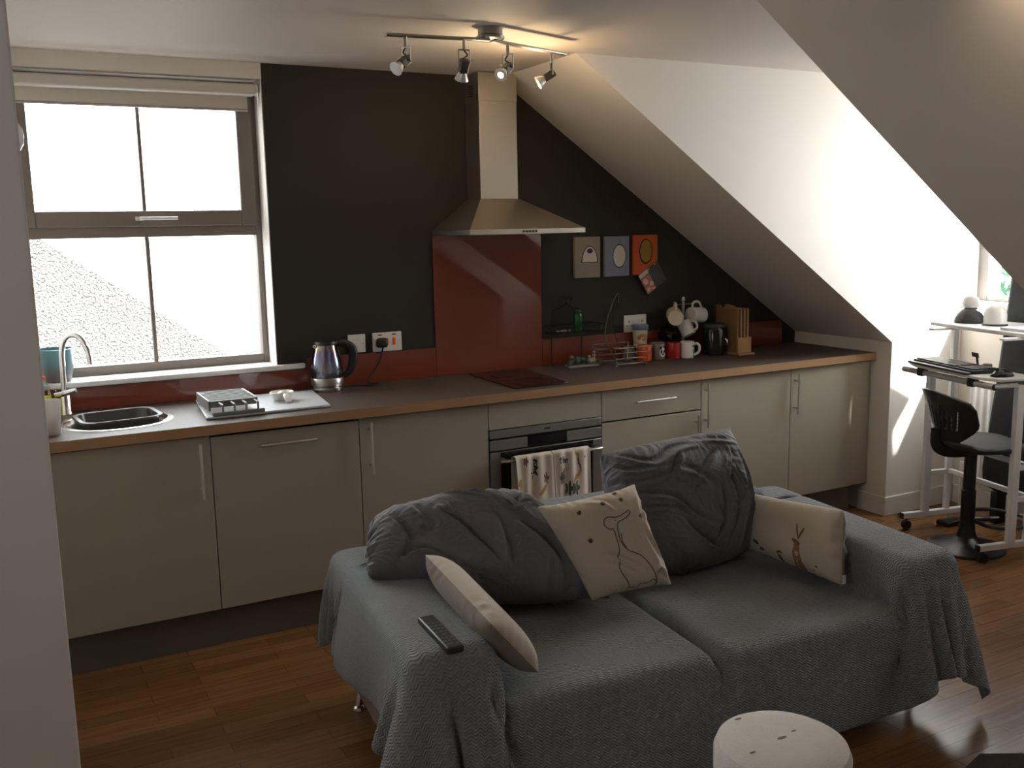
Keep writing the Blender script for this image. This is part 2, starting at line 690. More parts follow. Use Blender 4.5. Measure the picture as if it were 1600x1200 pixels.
b = MB(); b.prism(*slope_slab(YC, TW)); struct(b.build('ceiling_slope_far', 'white_paint', smooth=False), 'sloping white ceiling over the kitchen worktop')
b = MB(); b.prism(*slope_slab(YC2, YN)); b.prism(*slope_slab(YB - 0.15, YN2)); struct(b.build('ceiling_slope_near', 'white_paint', smooth=False), 'sloping ceiling on the near side of the dormer')
# knee walls
struct(MB().box(XR, XR + 0.12, YC, TW, 0, ZK + 0.05).build('wall_knee_far', 'white_paint', smooth=False), 'low white knee wall at the end of the worktop')
struct(MB().box(XR, XR + 0.12, YC2, YN, 0, ZK + 0.05).box(XR, XR + 0.12, YB - 0.15, YN2, 0, ZK + 0.05).build('wall_knee_near', 'white_paint', smooth=False))
# dormer cheeks (triangles above the slope, full height beyond the knee)


def cheek(b, ys, yb):
    """plastered face (ys side) flush with the slope, over a core that stays inside the roof slab and knee wall"""
    d = 0.002 if yb > ys else -0.002
    b.prism([(XR, ys - d, 0), (XW + 0.2, ys - d, 0), (XW + 0.2, ys - d, H + 0.05), (XS - 0.02, ys - d, H + 0.05), (XS, ys - d, H), (XR, ys - d, ZK)], (0, d * 0.9, 0))
    b.prism([(XR + 0.03, ys + d, 0), (XW + 0.2, ys + d, 0), (XW + 0.2, ys + d, H + 0.05), (XS + 0.02, ys + d, H + 0.05), (XR + 0.03, ys + d, ZK + 0.03)], (0, yb - ys - d, 0))


b = MB(); cheek(b, YC, YC + 0.12); struct(b.build('wall_dormer_left', 'white_paint', smooth=False), 'bright white side wall of the dormer')
b = MB(); cheek(b, YN, YN - 0.12); struct(b.build('wall_dormer_right', 'white_paint', smooth=False))
b = MB(); cheek(b, YC2, YC2 + 0.12); struct(b.build('wall_dormer_left', 'white_paint', smooth=False))
b = MB(); cheek(b, YN2, YN2 - 0.12); struct(b.build('wall_dormer_right', 'white_paint', smooth=False))
struct(MB().box(2.96, 3.3, YN2, YC2, 0, 1.17).build('wall_dormer_front', 'white_paint', smooth=False, bevel=0.003))
# wall below the dormer window, with its ledge
SZ = 1.17
struct(MB().box(2.96, 3.3, YN, YC, 0, SZ).build('wall_dormer_front', 'white_paint', smooth=False, bevel=0.003), 'white wall below the dormer window')
# skirting boards
b = MB()
b.prism([(XR - 0.015, YC - 0.015, 0), (XR - 0.015, -0.54, 0), (XR, -0.54, 0), (XR, YC, 0), (2.96, YC, 0), (2.96, YC - 0.015, 0)], (0, 0, 0.107))
struct(b.build('baseboard_dormer', 'skirting_gloss', smooth=False, bevel=0.003), 'white skirting board around the corner of the knee wall')
struct(MB().box(2.945, 2.96, YN, YC - 0.015, 0, 0.107).build('baseboard_front', 'skirting_gloss', smooth=False, bevel=0.003))

# kitchen window: frame, sashes, panes, glazing bars, handle
wroot = bpy.data.objects.new('window_1', None)
COL.objects.link(wroot)
wroot.location = (-1.29, 0.16, WZ0)
struct(wroot, 'brown-grey framed kitchen window above the sink')
YF = 0.13
b = MB()
b.box(WX0, WX0 + 0.055, YF, YF + 0.07, WZ0, WZ1)
b.box(WX1 - 0.030, WX1 - 0.004, YF, YF + 0.07, WZ0, WZ1)
for (z0, z1) in ((2.20, WZ1), (WZ0, 1.075), (1.620, 1.690)):
    b.box(WX0 + 0.055, WX1 - 0.030, YF + 0.0005, YF + 0.0695, z0, z1)
b.build('window_frame', 'window_frame_grey', wroot, bevel=0.004)
b = MB()
b.box(-1.765, -1.703, YF - 0.016, YF + 0.05, 1.665, 2.24).box(-0.865, -0.795, YF - 0.016, YF + 0.05, 1.665, 2.24)
b.box(-1.703, -0.865, YF - 0.0155, YF + 0.0495, 1.6655, 1.733).box(-1.703, -0.865, YF - 0.0155, YF + 0.0495, 2.174, 2.2395)
b.build('opening_sash', 'window_frame_grey', wroot, bevel=0.005)
b = MB()
b.box(-1.281, -1.266, YF + 0.005, YF + 0.035, 1.733, 2.174).box(-1.281, -1.264, YF + 0.01, YF + 0.04, 1.075, 1.62)
b.build('glazing_bar', 'window_frame_grey', wroot, bevel=0.003)
MB().box(-1.705, -0.862, YF + 0.022, YF + 0.027, 1.731, 2.176).build('upper_pane', 'pane_glass', wroot, smooth=False)
MB().box(-1.765, -0.80, YF + 0.030, YF + 0.035, 1.072, 1.622).build('lower_pane', 'pane_glass', wroot, smooth=False)
b = MB()
b.box(-1.318, -1.285, YF - 0.030, YF - 0.014, 1.692, 1.708)
b.tube([(-1.30, YF - 0.032, 1.70), (-1.27, YF - 0.046, 1.70), (-1.148, YF - 0.046, 1.70)], 0.0075, 10)
tag(b.build('window_handle', 'white_plastic', wroot), 'white lever handle')
# sill board
b = MB()
b.box(WX0, WX1 - 0.002, -0.02, YF + 0.02, WZ0 - 0.012, WZ0 + 0.012).box(WX0, -0.648, -0.024, 0.0, WZ0 - 0.012, WZ0 + 0.012)
struct(b.build('trim_2', 'sill_white', smooth=False, bevel=0.006), 'white window sill board over the sink')

# dormer windows
mat('dormer_frame', (0.24, 0.22, 0.22), 0.5)
mat('light_stop_fabric', (0.5, 0.46, 0.42), 0.9)
for (nm_, ya, yb, lab) in (('window_2', YN, YC, 'grey framed dormer window at the far right'), ('window_3', YN2, YC2, None)):
    w2 = bpy.data.objects.new(nm_, None)
    COL.objects.link(w2)
    w2.location = (XW, (ya + yb) / 2, SZ)
    struct(w2, lab)
    b = MB()
    b.box(XW, XW + 0.07, yb - 0.062, yb, SZ, 2.30).box(XW, XW + 0.07, ya, ya + 0.062, SZ, 2.30)
    b.box(XW + 0.0005, XW + 0.0695, ya + 0.062, yb - 0.062, SZ, SZ + 0.03).box(XW + 0.0005, XW + 0.0695, ya + 0.062, yb - 0.062, 2.24, 2.30)
    b.build('window_frame', 'dormer_frame', w2, bevel=0.004)
    MB().box(XW + 0.03, XW + 0.035, ya + 0.06, yb - 0.06, SZ + 0.028, 2.242).build('pane', 'pane_glass', w2, smooth=False)
    if lab is None:
        MB().box(XW - 0.012, XW - 0.010, ya + 0.01, yb - 0.01, 1.36, 2.29).build('blind', 'light_stop_fabric', w2, smooth=False)  # unseen blind, added to cut the light from this window
    struct(MB().box(XW, 3.3, ya, yb, 2.30, H).build('trim_3', 'white_paint', smooth=False))

# outside: pebbledashed gable next door, unseen roof added to shade it, trees beyond the dormer
b = MB()
b.prism([(-6, 2.6, -3), (2.2, 2.6, -3), (2.2, 2.6, -1.18), (-1.60, 2.6, 1.62), (-2.6, 2.6, 2.3), (-6, 2.6, 0.2)], (0, 3, 0))
nb = b.build('neighbour_gable', 'pebble', smooth=False)
tag(nb, 'pebbledashed gable wall of the house outside the kitchen window', 'building')
# unseen roof over this house, added to keep the sun off the gable
b = MB()
b.prism([(-3.2, YB - 0.2, 2.56), (XS, YB - 0.2, 2.60), (XS, YB - 0.2, 2.72), (-1.4, YB - 0.2, 3.7), (-3.2, YB - 0.2, 2.72)], (0, 5.9, 0))
struct(b.build('shade_roof', mat('slate', (0.06, 0.06, 0.065), 0.7), smooth=False))


def tree(x, y, z, r, label, seed):
    rnd = random.Random(seed)
    t = thing('tree', (x, y, z - 3.2), label, 'tree')
    MB().tube([(x, y, z - 3.2), (x + 0.1, y, z - 1.4), (x, y, z)], [0.16, 0.11, 0.05], 8).build('trunk', mat('bark', (0.10, 0.07, 0.05), 0.9, noise=0.3), t)
    b = MB()
    for k in range(900):
        d = Vector((rnd.gauss(0, 1), rnd.gauss(0, 1), rnd.gauss(0, 0.8))).normalized() * r * rnd.uniform(0.45, 1.0)
        c = Vector((x, y, z)) + d
        n = Vector((rnd.gauss(0, 1), rnd.gauss(0, 1), rnd.gauss(0, 1))).normalized()
        a = n.orthogonal().normalized() * rnd.uniform(0.06, 0.11)
        e = n.cross(a) * 0.6
        b.add([c - a, c - e * 0.8, c + a, c + e * 0.8], [(0, 1, 2, 3)])
    b.build('foliage', mat('leaf_green', (0.035, 0.10, 0.05), 0.6, noise=0.4, nscale=3), t, smooth=False, weld=False)


tree(7.6, 2.15, 0.62, 0.85, 'leafy green tree outside the dormer window', 3)
tree(9.8, 4.0, 0.75, 0.6, 'paler tree further off outside the dormer window', 4)

# ================================================================ KITCHEN RUN
J = [XL, -1.2, -0.6, 0.0, 0.6, 1.195, 1.797, 2.392]
ZB, ZT = 0.16, 0.862
G = 0.0018


def handle_bar(parent, a, c, off=0.032, name='handle'):
    """bar handle between two posts; a, c = ends of the bar on the door face plane"""
    a, c = Vector(a), Vector(c)
    d = (c - a).normalized()
    b = MB()
    o = Vector((0, -off, 0))
    b.tube([a + o, c + o], 0.0058, 12)
    for t in (0.16, 0.84):
        p = a.lerp(c, t)
        b.tube([p, p + o], 0.005, 10)
    h = b.build(name, 'steel_handle', parent)
    h['label'] = 'brushed steel bar handle'
    return h


def cabinet(i, name, label, cat, parts):
    x0, x1 = J[i], J[i + 1]
    t = thing(name, ((x0 + x1) / 2, -0.3, ZB), label, cat)
    b = MB()
    b.box(x0 + 0.001, x0 + 0.017, -0.572, -0.004, ZB, 0.868).box(x1 - 0.017, x1 - 0.001, -0.572, -0.004, ZB, 0.868).box(x0 + 0.017, x1 - 0.017, -0.572, -0.004, ZB, ZB + 0.016).box(x0 + 0.017, x1 - 0.017, -0.012, -0.004, ZB + 0.016, 0.868)
    b.build('carcass', 'carcass', t, smooth=False)
    for (pn, z0, z1, hs) in parts:
        p = MB().box(x0 + G, x1 - G, YD, -0.573, z0, z1).build(pn, 'door_cream', t, bevel=0.0015)
        for (ha, hc) in hs:
            handle_bar(p, ha, hc)
    return t


cabinet(0, 'base_cabinet', 'cream base cabinet under the sink, nearest the left wall', 'kitchen cabinet',
        [('door', ZB, ZT, [((-1.243, YD, 0.84), (-1.243, YD, 0.622))])])
dw = cabinet(1, 'dishwasher', 'integrated dishwasher behind a cream door with a level bar handle at its top', 'dishwasher',
             [('door', ZB, 0.856, [((-1.014, YD, 0.805), (-0.79, YD, 0.805))])])
cabinet(2, 'base_cabinet', 'cream base cabinet left of the oven with a tall handle on its left', 'kitchen cabinet',
        [('door', ZB, ZT, [((-0.557, YD, 0.848), (-0.557, YD, 0.628))])])
t = thing('oven_housing', (0.3, -0.3, ZB), 'cream oven housing with a plain panel above the oven', 'kitchen cabinet')
b = MB()
b.box(0.001, 0.016, -0.572, -0.004, ZB, 0.868).box(0.584, 0.599, -0.572, -0.004, ZB, 0.868).box(0.016, 0.584, -0.572, -0.004, ZB, ZB + 0.016).box(0.016, 0.584, -0.572, -0.004, 0.745, 0.868)
b.build('carcass', 'carcass', t, smooth=False)
MB().box(G, 0.6 - G, YD, -0.573, 0.742, ZT).build('filler_panel', 'door_cream', t, bevel=0.0015)
cabinet(4, 'drawer_cabinet', 'cream cabinet right of the oven with a drawer over a door', 'kitchen cabinet',
        [('drawer', 0.714, ZT, [((0.78, YD, 0.795), (1.013, YD, 0.795))]), ('door', ZB, 0.706, [((1.156, YD, 0.69), (1.156, YD, 0.47))])])
cabinet(5, 'base_cabinet', 'cream base cabinet second from the knee wall with a tall handle on its left', 'kitchen cabinet',
        [('door', ZB, ZT, [((1.217, YD, 0.845), (1.217, YD, 0.622))])])
cabinet(6, 'base_cabinet', 'pale lit cream base cabinet at the right end against the knee wall', 'kitchen cabinet',
        [('door', ZB, ZT, [((1.823, YD, 0.838), (1.823, YD, 0.622))])])
tag(MB().box(XL, 2.30, -0.556, -0.54, 0.0, ZB - 0.002).build('plinth', 'plinth_brown', bevel=0.001), 'dark brown plinth board along the floor under the kitchen cabinets', 'plinth')

# oven
t = thing('built_in_oven', (0.3, -0.58, 0.18), 'built-in steel and black glass oven with tea towels on its handle', 'oven')
MB().box(0.018, 0.582, -0.585, -0.05, 0.178, 0.74).build('oven_body', 'black_plastic', t, smooth=False)
b = MB()
b.box(0.003, 0.597, -0.596, -0.585, 0.702, 0.738)
b.build('top_trim', 'oven_steel', t, bevel=0.0015)
for (xa_, xb_) in ((0.003, 0.195), (0.405, 0.597)):
    MB().box(xa_, xb_, -0.597, -0.585, 0.646, 0.692).build('control_panel', 'oven_steel', t, bevel=0.0015)
MB().box(0.195, 0.405, -0.595, -0.585, 0.648, 0.692).build('display', 'black_gloss', t, smooth=False)
MB().box(0.285, 0.315, -0.5968, -0.596, 0.716, 0.724).build('badge', 'black_plastic', t, smooth=False)
d = MB().box(0.003, 0.597, -0.597, -0.586, 0.178, 0.638).build('oven_door', 'oven_steel', t, bevel=0.002)
MB().box(0.056, 0.546, -0.5985, -0.597, 0.235, 0.636).build('oven_glass', 'black_gloss', d, smooth=False)
b = MB()
b.tube(smooth_path([(0.035, -0.640, 0.606), (0.10, -0.648, 0.606), (0.5, -0.648, 0.606), (0.565, -0.640, 0.606)], 6), 0.013, 12, flat=0.55)
for x in (0.06, 0.54):
    b.tube([(x, -0.598, 0.606), (x, -0.645, 0.606)], 0.008, 8)
tag(b.build('oven_handle', 'satin_nickel', d), 'wide pale metal handle')

# worktop with a round hole for the sink
SXC, SYC, SRR = -1.502, -0.315, 0.196
t = thing('worktop', (0.3, -0.31, 0.87), 'dark laminate worktop with an oak front edge along the whole kitchen', 'worktop')
b = MB()
hx0, hx1, hy0, hy1 = -1.74, -1.26, -0.56, -0.07
b.box(XL, hx0, -0.6205, 0, 0.87, WT).box(hx1, XR, -0.6205, 0, 0.87, WT)
b.box(hx0, hx1, -0.6205, hy0, 0.87, WT).box(hx0, hx1, hy1, 0, 0.87, WT)
angs = sorted(set([i * 2 * PI / 48 for i in range(48)] + [math.atan2(y - SYC, x - SXC) % (2 * PI) for x in (hx0, hx1) for y in (hy0, hy1)]))
ins, outs = [], []
for a in angs:
    c, s = math.cos(a), math.sin(a)
    k = min(((hx1 - SXC) / c if c > 1e-9 else (hx0 - SXC) / c if c < -1e-9 else 9), ((hy1 - SYC) / s if s > 1e-9 else (hy0 - SYC) / s if s < -1e-9 else 9))
    ins.append((SXC + SRR * c, SYC + SRR * s)); outs.append((SXC + k * c, SYC + k * s))
n = len(angs)
b.add([(x, y, WT) for x, y in ins] + [(x, y, WT) for x, y in outs] + [(x, y, 0.87) for x, y in ins],
      [(i, (i + 1) % n, n + (i + 1) % n, n + i) for i in range(n)] + [(2 * n + i, 2 * n + (i + 1) % n, (i + 1) % n, i) for i in range(n)])
b.build('work_surface', 'worktop_laminate', t, smooth=False)
tag(MB().box(XL, XR, -0.6235, -0.6205, 0.87, WT - 0.0005).build('front_edge', 'edge_wood', t, smooth=False), 'oak wood-effect front edge')

# red glass panel and upstands
b = MB().box(0.012, 0.616, -0.008, -0.0005, WT + 0.001, 1.602)
tag(b.build('glass_splashback', 'red_glass', bevel=0.001), 'tall glossy red glass splashback panel behind the hob', 'splashback')
b = MB().box(-0.640, 0.010, -0.008, -0.0005, WT + 0.001, 1.054).box(XL + 0.001, -0.640, -0.008, -0.0005, WT + 0.001, 1.008)
tag(b.build('glass_upstand', 'red_glass', bevel=0.001), 'low red glass upstand behind the sink and kettle', 'splashback')
b = MB().box(0.618, 2.286, -0.008, -0.0005, WT + 0.001, 1.052)
tag(b.build('glass_upstand', 'red_glass', bevel=0.001), 'low red glass upstand behind the mugs at the right end', 'splashback')

# hob
t = thing('hob', (0.31, -0.31, WT), 'small black ceramic hob set in the worktop before the red panel', 'hob')
b = MB(); b.prism([(0.168, -0.045, WT + 0.0005), (0.155, -0.565, WT + 0.0005), (0.438, -0.570, WT + 0.0005), (0.492, -0.055, WT + 0.0005)], (0, 0, 0.005))
p = b.build('hob_plate', 'hob_glass', t, bevel=0.0015)
b = MB()
for (cx, cy, r) in ((0.31, -0.18, 0.085), (0.31, -0.42, 0.10)):
    b.tube(arc((cx, cy, WT + 0.0058), r, 0, 360, 40, 'xy'), 0.0008, 4, caps=False)
b.build('cooking_zone', mat('ring_grey', (0.015, 0.012, 0.012), 0.3), p)

# extractor hood
t = thing('extractor_hood', (0.31, -0.2, 1.60), 'brushed steel chimney extractor hood above the hob', 'extractor hood')
hx0, hx1, hy, hz = 0.012, 0.618, -0.43, 1.603
cx0, cx1, cy, hz1 = 0.206, 0.408, -0.155, 1.768
b = MB()
b.box(hx0, hx1, hy, -0.0105, hz, hz + 0.022)
b.add([(hx0, hy, hz + .022), (hx1, hy, hz + .022), (hx1, -0.01, hz + .022), (hx0, -0.01, hz + .022), (cx0 - .006, cy - .006, hz1), (cx1 + .006, cy - .006, hz1), (cx1 + .006, -0.01, hz1), (cx0 - .006, -0.01, hz1)],
      [(0, 1, 5, 4), (1, 2, 6, 5), (2, 3, 7, 6), (3, 0, 4, 7), (4, 5, 6, 7)])
can = b.build('canopy', 'steel_brushed', t, smooth=False, weld=True)
ch = MB().box(cx0, cx1, cy, -0.004, hz1, H - 0.003).build('chimney', 'steel_brushed', t, bevel=0.002)
MB().box(cx0 - 0.0012, cx1 + 0.0012, cy - 0.0012, -0.004, 2.225, H - 0.0035).build('upper_chimney', 'steel_brushed', t, bevel=0.001)
b = MB()
for k in range(5):
    b.box(cx0 - 0.0022, cx0 - 0.001, -0.10, -0.05, 2.25 + k * 0.011, 2.254 + k * 0.011)
b.build('vent_slot', 'black_plastic', t, smooth=False)
for k in range(5):
    MB().cyl((0.284 + k * 0.0165, hy - 0.004, hz + 0.011), (0.284 + k * 0.0165, hy + 0.002, hz + 0.011), 0.0052, 12).build('button', 'black_plastic', can)
MB().box(0.05, 0.58, hy + 0.03, -0.04, hz - 0.003, hz + 0.001).build('grease_filter', 'grey_plastic', t, smooth=False)

# sink, bowl and tap
t = thing('sink', (SXC, SYC, 0.76), 'round inset stainless steel sink in the worktop under the window', 'sink')
b = MB()
b.lathe([(0.0, 0.765), (0.11, 0.766), (0.160, 0.775), (0.182, 0.80), (0.188, 0.86), (0.189, 0.908), (0.192, 0.9125), (0.212, 0.9135), (0.216, 0.9108), (0.196, 0.9104), (0.192, 0.86), (0.187, 0.79), (0.15, 0.765)], (SXC, SYC, 0), 56)
b.build('basin', mat('sink_steel', (0.55, 0.53, 0.50), 0.22, 1.0), t, angle=50)
MB().lathe([(0.0, 0.7665), (0.03, 0.7665), (0.036, 0.769), (0.04, 0.767)], (SXC, SYC, 0), 24).build('drain', 'chrome', t)
# washing-up bowl: rounded rectangle, standing in the sink
t = thing('washing_up_bowl', (-1.50, -0.34, 0.77), 'dark grey rectangular washing-up bowl standing in the round sink', 'washing-up bowl')


def rrect(cx, cy, w, h, r, rot, n=6):
    out = []
    for (sx, sy, a0) in ((1, 1, 0), (-1, 1, 90), (-1, -1, 180), (1, -1, 270)):
        for k in range(n + 1):
            a = R(a0 + 90 * k / n)
            x, y = sx * (w / 2 - r) + r * math.cos(a), sy * (h / 2 - r) + r * math.sin(a)
            out.append((cx + x * math.cos(rot) - y * math.sin(rot), cy + x * math.sin(rot) + y * math.cos(rot)))
    return out


b = MB()
rot = R(6)
rows = []
for (w, h, r, z) in ((0.20, 0.15, 0.04, 0.772), (0.23, 0.19, 0.05, 0.79), (0.27, 0.225, 0.055, 0.92), (0.275, 0.23, 0.055, 0.935), (0.305, 0.258, 0.06, 0.936), (0.309, 0.262, 0.062, 0.928), (0.303, 0.256, 0.06, 0.927), (0.282, 0.236, 0.055, 0.925), (0.24, 0.2, 0.05, 0.788), (0.20, 0.15, 0.04, 0.7705)):
    rows.append([(x, y, z) for x, y in rrect(-1.497, -0.335, w, h, r, rot)])
b.grid(rows, closed=True)
k = len(rows[0])
b.add(rows[0], [list(range(k))])
b.build('bowl', mat('bowl_grey', (0.09, 0.085, 0.08), 0.25, 0.2), t, angle=50)
t = thing('kitchen_tap', (-1.668, -0.055, WT), 'chrome swan-neck mixer tap behind the sink', 'tap')
MB().lathe([(0.028, 0), (0.028, 0.006), (0.024, 0.012), (0.024, 0.082), (0.021, 0.09), (0.012, 0.094)], (-1.668, -0.055, WT), 24).build('tap_body', 'chrome', t)
sp = smooth_path([(-1.667, -0.055, 1.0), (-1.664, -0.056, 1.08), (-1.662, -0.058, 1.16), (-1.650, -0.068, 1.212), (-1.622, -0.082, 1.236), (-1.59, -0.098, 1.222), (-1.568, -0.112, 1.17), (-1.562, -0.118, 1.115)], 8)
MB().tube(sp, 0.0115, 14).build('spout', 'chrome', t)
MB().tube([(-1.70, -0.062, 0.992), (-1.655, -0.09, 1.004), (-1.625, -0.105, 1.014)], [0.012, 0.012, 0.010], 12).build('lever', 'chrome', t)

# washing-up things at the left wall
t = thing('washing_up_liquid', (-1.744, -0.10, WT), 'bottle of yellow washing-up liquid with a red cap beside the tap', 'bottle')
c = (-1.744, -0.10, WT)
MB().lathe([(0.028, 0), (0.03, 0.004), (0.03, 0.09), (0.026, 0.12), (0.011, 0.152), (0.010, 0.158)], c, 24).build('bottle_body', 'clear_glass', t)
MB().lathe([(0.0, 0.002), (0.0285, 0.003), (0.0285, 0.088), (0.0, 0.089)], c, 24).build('liquid', mat('yellow_liquid', (0.80, 0.72, 0.05), 0.2), t)
MB().lathe([(0.012, 0.155), (0.012, 0.168), (0.007, 0.172), (0.007, 0.186), (0.0, 0.188)], c, 16).build('cap', mat('red_cap', (0.55, 0.05, 0.03), 0.4), t)
c = (-1.737, -0.475, WT)
t = thing('plastic_cup', c, 'clear plastic cup at the left end of the worktop, beside the sink', 'cup')
MB().lathe([(0.027, 0.0), (0.029, 0.004), (0.036, 0.128), (0.0375, 0.130), (0.0345, 0.128), (0.027, 0.006), (0.0, 0.005)], c, 28).build('cup_wall', mat('frosted_plastic', (0.80, 0.78, 0.76), 0.25, trans=0.55, ior=1.1), t)
MB().lathe([(0.0, 0.006), (0.0275, 0.007), (0.0305, 0.06), (0.0, 0.061)], c, 24).build('contents', mat('pale_pink', (0.62, 0.50, 0.42), 0.6), t)

# plant pot on the sill
c = (-1.682, 0.055, WZ0 + 0.012)
t = thing('plant_pot', c, 'teal glazed plant pot on the window sill behind the tap', 'plant pot')
MB().lathe([(0.048, 0), (0.056, 0.006), (0.068, 0.06), (0.071, 0.115), (0.070, 0.136), (0.066, 0.138), (0.066, 0.115), (0.05, 0.02), (0.0, 0.02)], c, 36).build('pot', pot_mat(), t)
MB().lathe([(0.0, 0.095), (0.0655, 0.096)], c, 24).build('soil', mat('soil', (0.06, 0.045, 0.035), 0.95, noise=0.4, nscale=60), t)

# roller blind
t = thing('roller_blind', (-1.28, 0.04, 2.215), 'pale grey roller blind rolled up at the head of the kitchen window', 'blind')
MB().box(XL + 0.004, -0.792, 0.012, 0.072, 2.222, 2.272).build('cassette', mat('blind_case', (0.55, 0.51, 0.47), 0.5), t, bevel=0.012, seg=4)
MB().tube([(-0.793, 0.042, 2.247), (-0.783, 0.042, 2.247)], 0.026, 20).build('end_cap', 'white_plastic', t)
MB().box(XL + 0.01, -0.822, 0.066, 0.069, 2.166, 2.24).build('blind_fabric', mat('blind_fabric', (0.55, 0.50, 0.45), 0.9), t, smooth=False)
MB().tube([(XL + 0.01, 0.0675, 2.164), (-0.822, 0.0675, 2.164)], 0.006, 10).build('hem_bar', mat('blind_hem', (0.36, 0.33, 0.30), 0.6), t)

# round fitting on the left wall
t = MB().lathe([(0.036, 0), (0.036, 0.004), (0.03, 0.014), (0.016, 0.022), (0.0, 0.0235)], (XL + 0.0005, -1.98, 1.845), 28, axis=(1, 0, 0)).build('wall_dome', 'white_plastic')
tag(t, 'small white dome fitting on the left wall, edge-on before the window', 'wall fitting')

# drainer board, rack and spoon rest
b = MB(); b.prism([(-1.196, -0.522, WT + 0.0005), (-0.692, -0.518, WT + 0.0005), (-0.648, -0.112, WT + 0.0005), (-1.154, -0.062, WT + 0.0005)], (0, 0, 0.011))
tag(b.build('draining_board', mat('board_white', (0.42, 0.42, 0.435), 0.45), bevel=0.004), 'white draining board on the worktop between sink and kettle', 'draining board')
t = thing('dish_rack', (-1.06, -0.36, WT + 0.012), 'small grey ribbed dish rack on the left end of the white board', 'dish rack')
zb = WT + 0.0118
X0, X1, Y0, Y1 = -1.168, -0.985, -0.46, -0.215
b = MB()
for k in range(9):
    y = Y0 + (Y1 - Y0) * k / 8
    b.box(X0, X1, y - 0.005, y + 0.005, zb + 0.040, zb + 0.053)
b.build('slat', 'grey_plastic', t, bevel=0.002)
b = MB(); b.box(X0 - 0.006, X0 + 0.002, Y0 - 0.006, Y1 + 0.006, zb + 0.012, zb + 0.054).box(X1 - 0.002, X1 + 0.006, Y0 - 0.006, Y1 + 0.006, zb + 0.03, zb + 0.054).box(X0, X1, Y0 - 0.009, Y0 - 0.004, zb + 0.026, zb + 0.052).box(X0, X1, Y1 + 0.004, Y1 + 0.009, zb, zb + 0.052)
b.build('rack_frame', 'grey_plastic', t, bevel=0.002)
b = MB(); b.box(X0, X1 + 0.02, Y0 - 0.062, Y0 - 0.048, zb, zb + 0.014).build('front_rail', 'grey_plastic', t, bevel=0.002)
for k in range(4):
    x = X0 + 0.04 + (X1 - X0 - 0.045) * k / 3
    MB().tube([(x, Y0 - 0.055, zb + 0.012), (x, Y0 - 0.052, zb + 0.04), (x - 0.006, Y0 - 0.008, zb + 0.044)], 0.0045, 8).build('prong', 'grey_plastic', t)
c = Vector((-0.838, -0.30, WT + 0.0118))
t = thing('spoon_rest', c, 'white ceramic spoon rest with a short handle on the draining board', 'spoon rest')
b = MB()
b.lathe([(0.0, 0.003), (0.026, 0.002), (0.030, 0.0), (0.034, 0.001), (0.047, 0.026), (0.052, 0.036), (0.050, 0.038), (0.044, 0.028), (0.028, 0.008), (0.0, 0.006)], c, 32, sx=1.0, sy=0.9)
b.build('dish', 'white_ceramic', t)
MB().tube([c + Vector((0.0, -0.035, 0.028)), c + Vector((0.004, -0.052, 0.030)), c + Vector((0.006, -0.072, 0.018)), c + Vector((0.007, -0.088, 0.005))], [0.008, 0.013, 0.016, 0.012], 12, flat=0.6).build('dish_handle', 'white_ceramic', t)
c2 = c + Vector((0.006, 0.01, 0.020))
MB().ball(c2, 0.024, 16, 10, (1, 1, 0.8)).build('tea_strainer', 'white_ceramic', t)

# kettle
c = Vector((-0.572, -0.095, WT))
t = thing('kettle', c, 'glass electric kettle with rainbow-tinted glass standing beside the white board', 'kettle')
MB().lathe([(0.0, 0.0), (0.073, 0.0), (0.075, 0.004), (0.074, 0.018), (0.066, 0.024), (0.0, 0.0245)], c, 40).build('power_base', mat('kettle_steel', (0.62, 0.60, 0.56), 0.2, 1.0), t)
MB().lathe([(0.0, 0.026), (0.068, 0.026), (0.073, 0.032), (0.0735, 0.058), (0.071, 0.062), (0.0, 0.0625)], c, 40).build('steel_band', mat('kettle_band', (0.42, 0.40, 0.37), 0.3, 1.0), t)
ir = bpy.data.materials.new('rainbow_glass')
ir.use_nodes = True
nt = ir.node_tree
nt.nodes.clear()
out = N(nt, 'OutputMaterial'); mx = N(nt, 'MixShader'); tr = N(nt, 'BsdfTransparent'); gl = N(nt, 'BsdfGlossy'); lw = N(nt, 'LayerWeight')
tc = N(nt, 'TexCoord'); sp_ = N(nt, 'SeparateXYZ'); nt.links.new(tc.outputs['Generated'], sp_.inputs[0])
cr = N(nt, 'ValToRGB'); e = cr.color_ramp.elements
e[0].position, e[0].color = 0.0, (0.75, 0.80, 0.85, 1)
e[1].position, e[1].color = 1.0, (0.95, 0.90, 0.75, 1)
for pos, col in ((0.45, (0.64, 0.68, 0.82, 1)), (0.68, (0.50, 0.46, 0.76, 1)), (0.82, (0.80, 0.52, 0.42, 1)), (0.9, (0.85, 0.80, 0.5, 1))):
    x = e.new(pos); x.color = col
nt.links.new(sp_.outputs[2], cr.inputs[0]); nt.links.new(cr.outputs[0], gl.inputs[0])
gl.inputs['Roughness'].default_value = 0.16
tr.inputs['Color'].default_value = (0.74, 0.76, 0.80, 1)
lw.inputs['Blend'].default_value = 0.68
nt.links.new(lw.outputs['Fresnel'], mx.inputs[0]); nt.links.new(tr.outputs[0], mx.inputs[1]); nt.links.new(gl.outputs[0], mx.inputs[2]); nt.links.new(mx.outputs[0], out.inputs[0])
M['rainbow_glass'] = ir
MB().lathe([(0.070, 0.0625), (0.073, 0.075), (0.0725, 0.10), (0.067, 0.14), (0.059, 0.175), (0.052, 0.20), (0.050, 0.212)], c, 40).build('glass_jug', ir, t)
MB().lathe([(0.0, 0.21), (0.052, 0.211), (0.053, 0.216), (0.05, 0.226), (0.03, 0.230), (0.0, 0.231)], c, 32).build('lid', 'black_plastic', t)
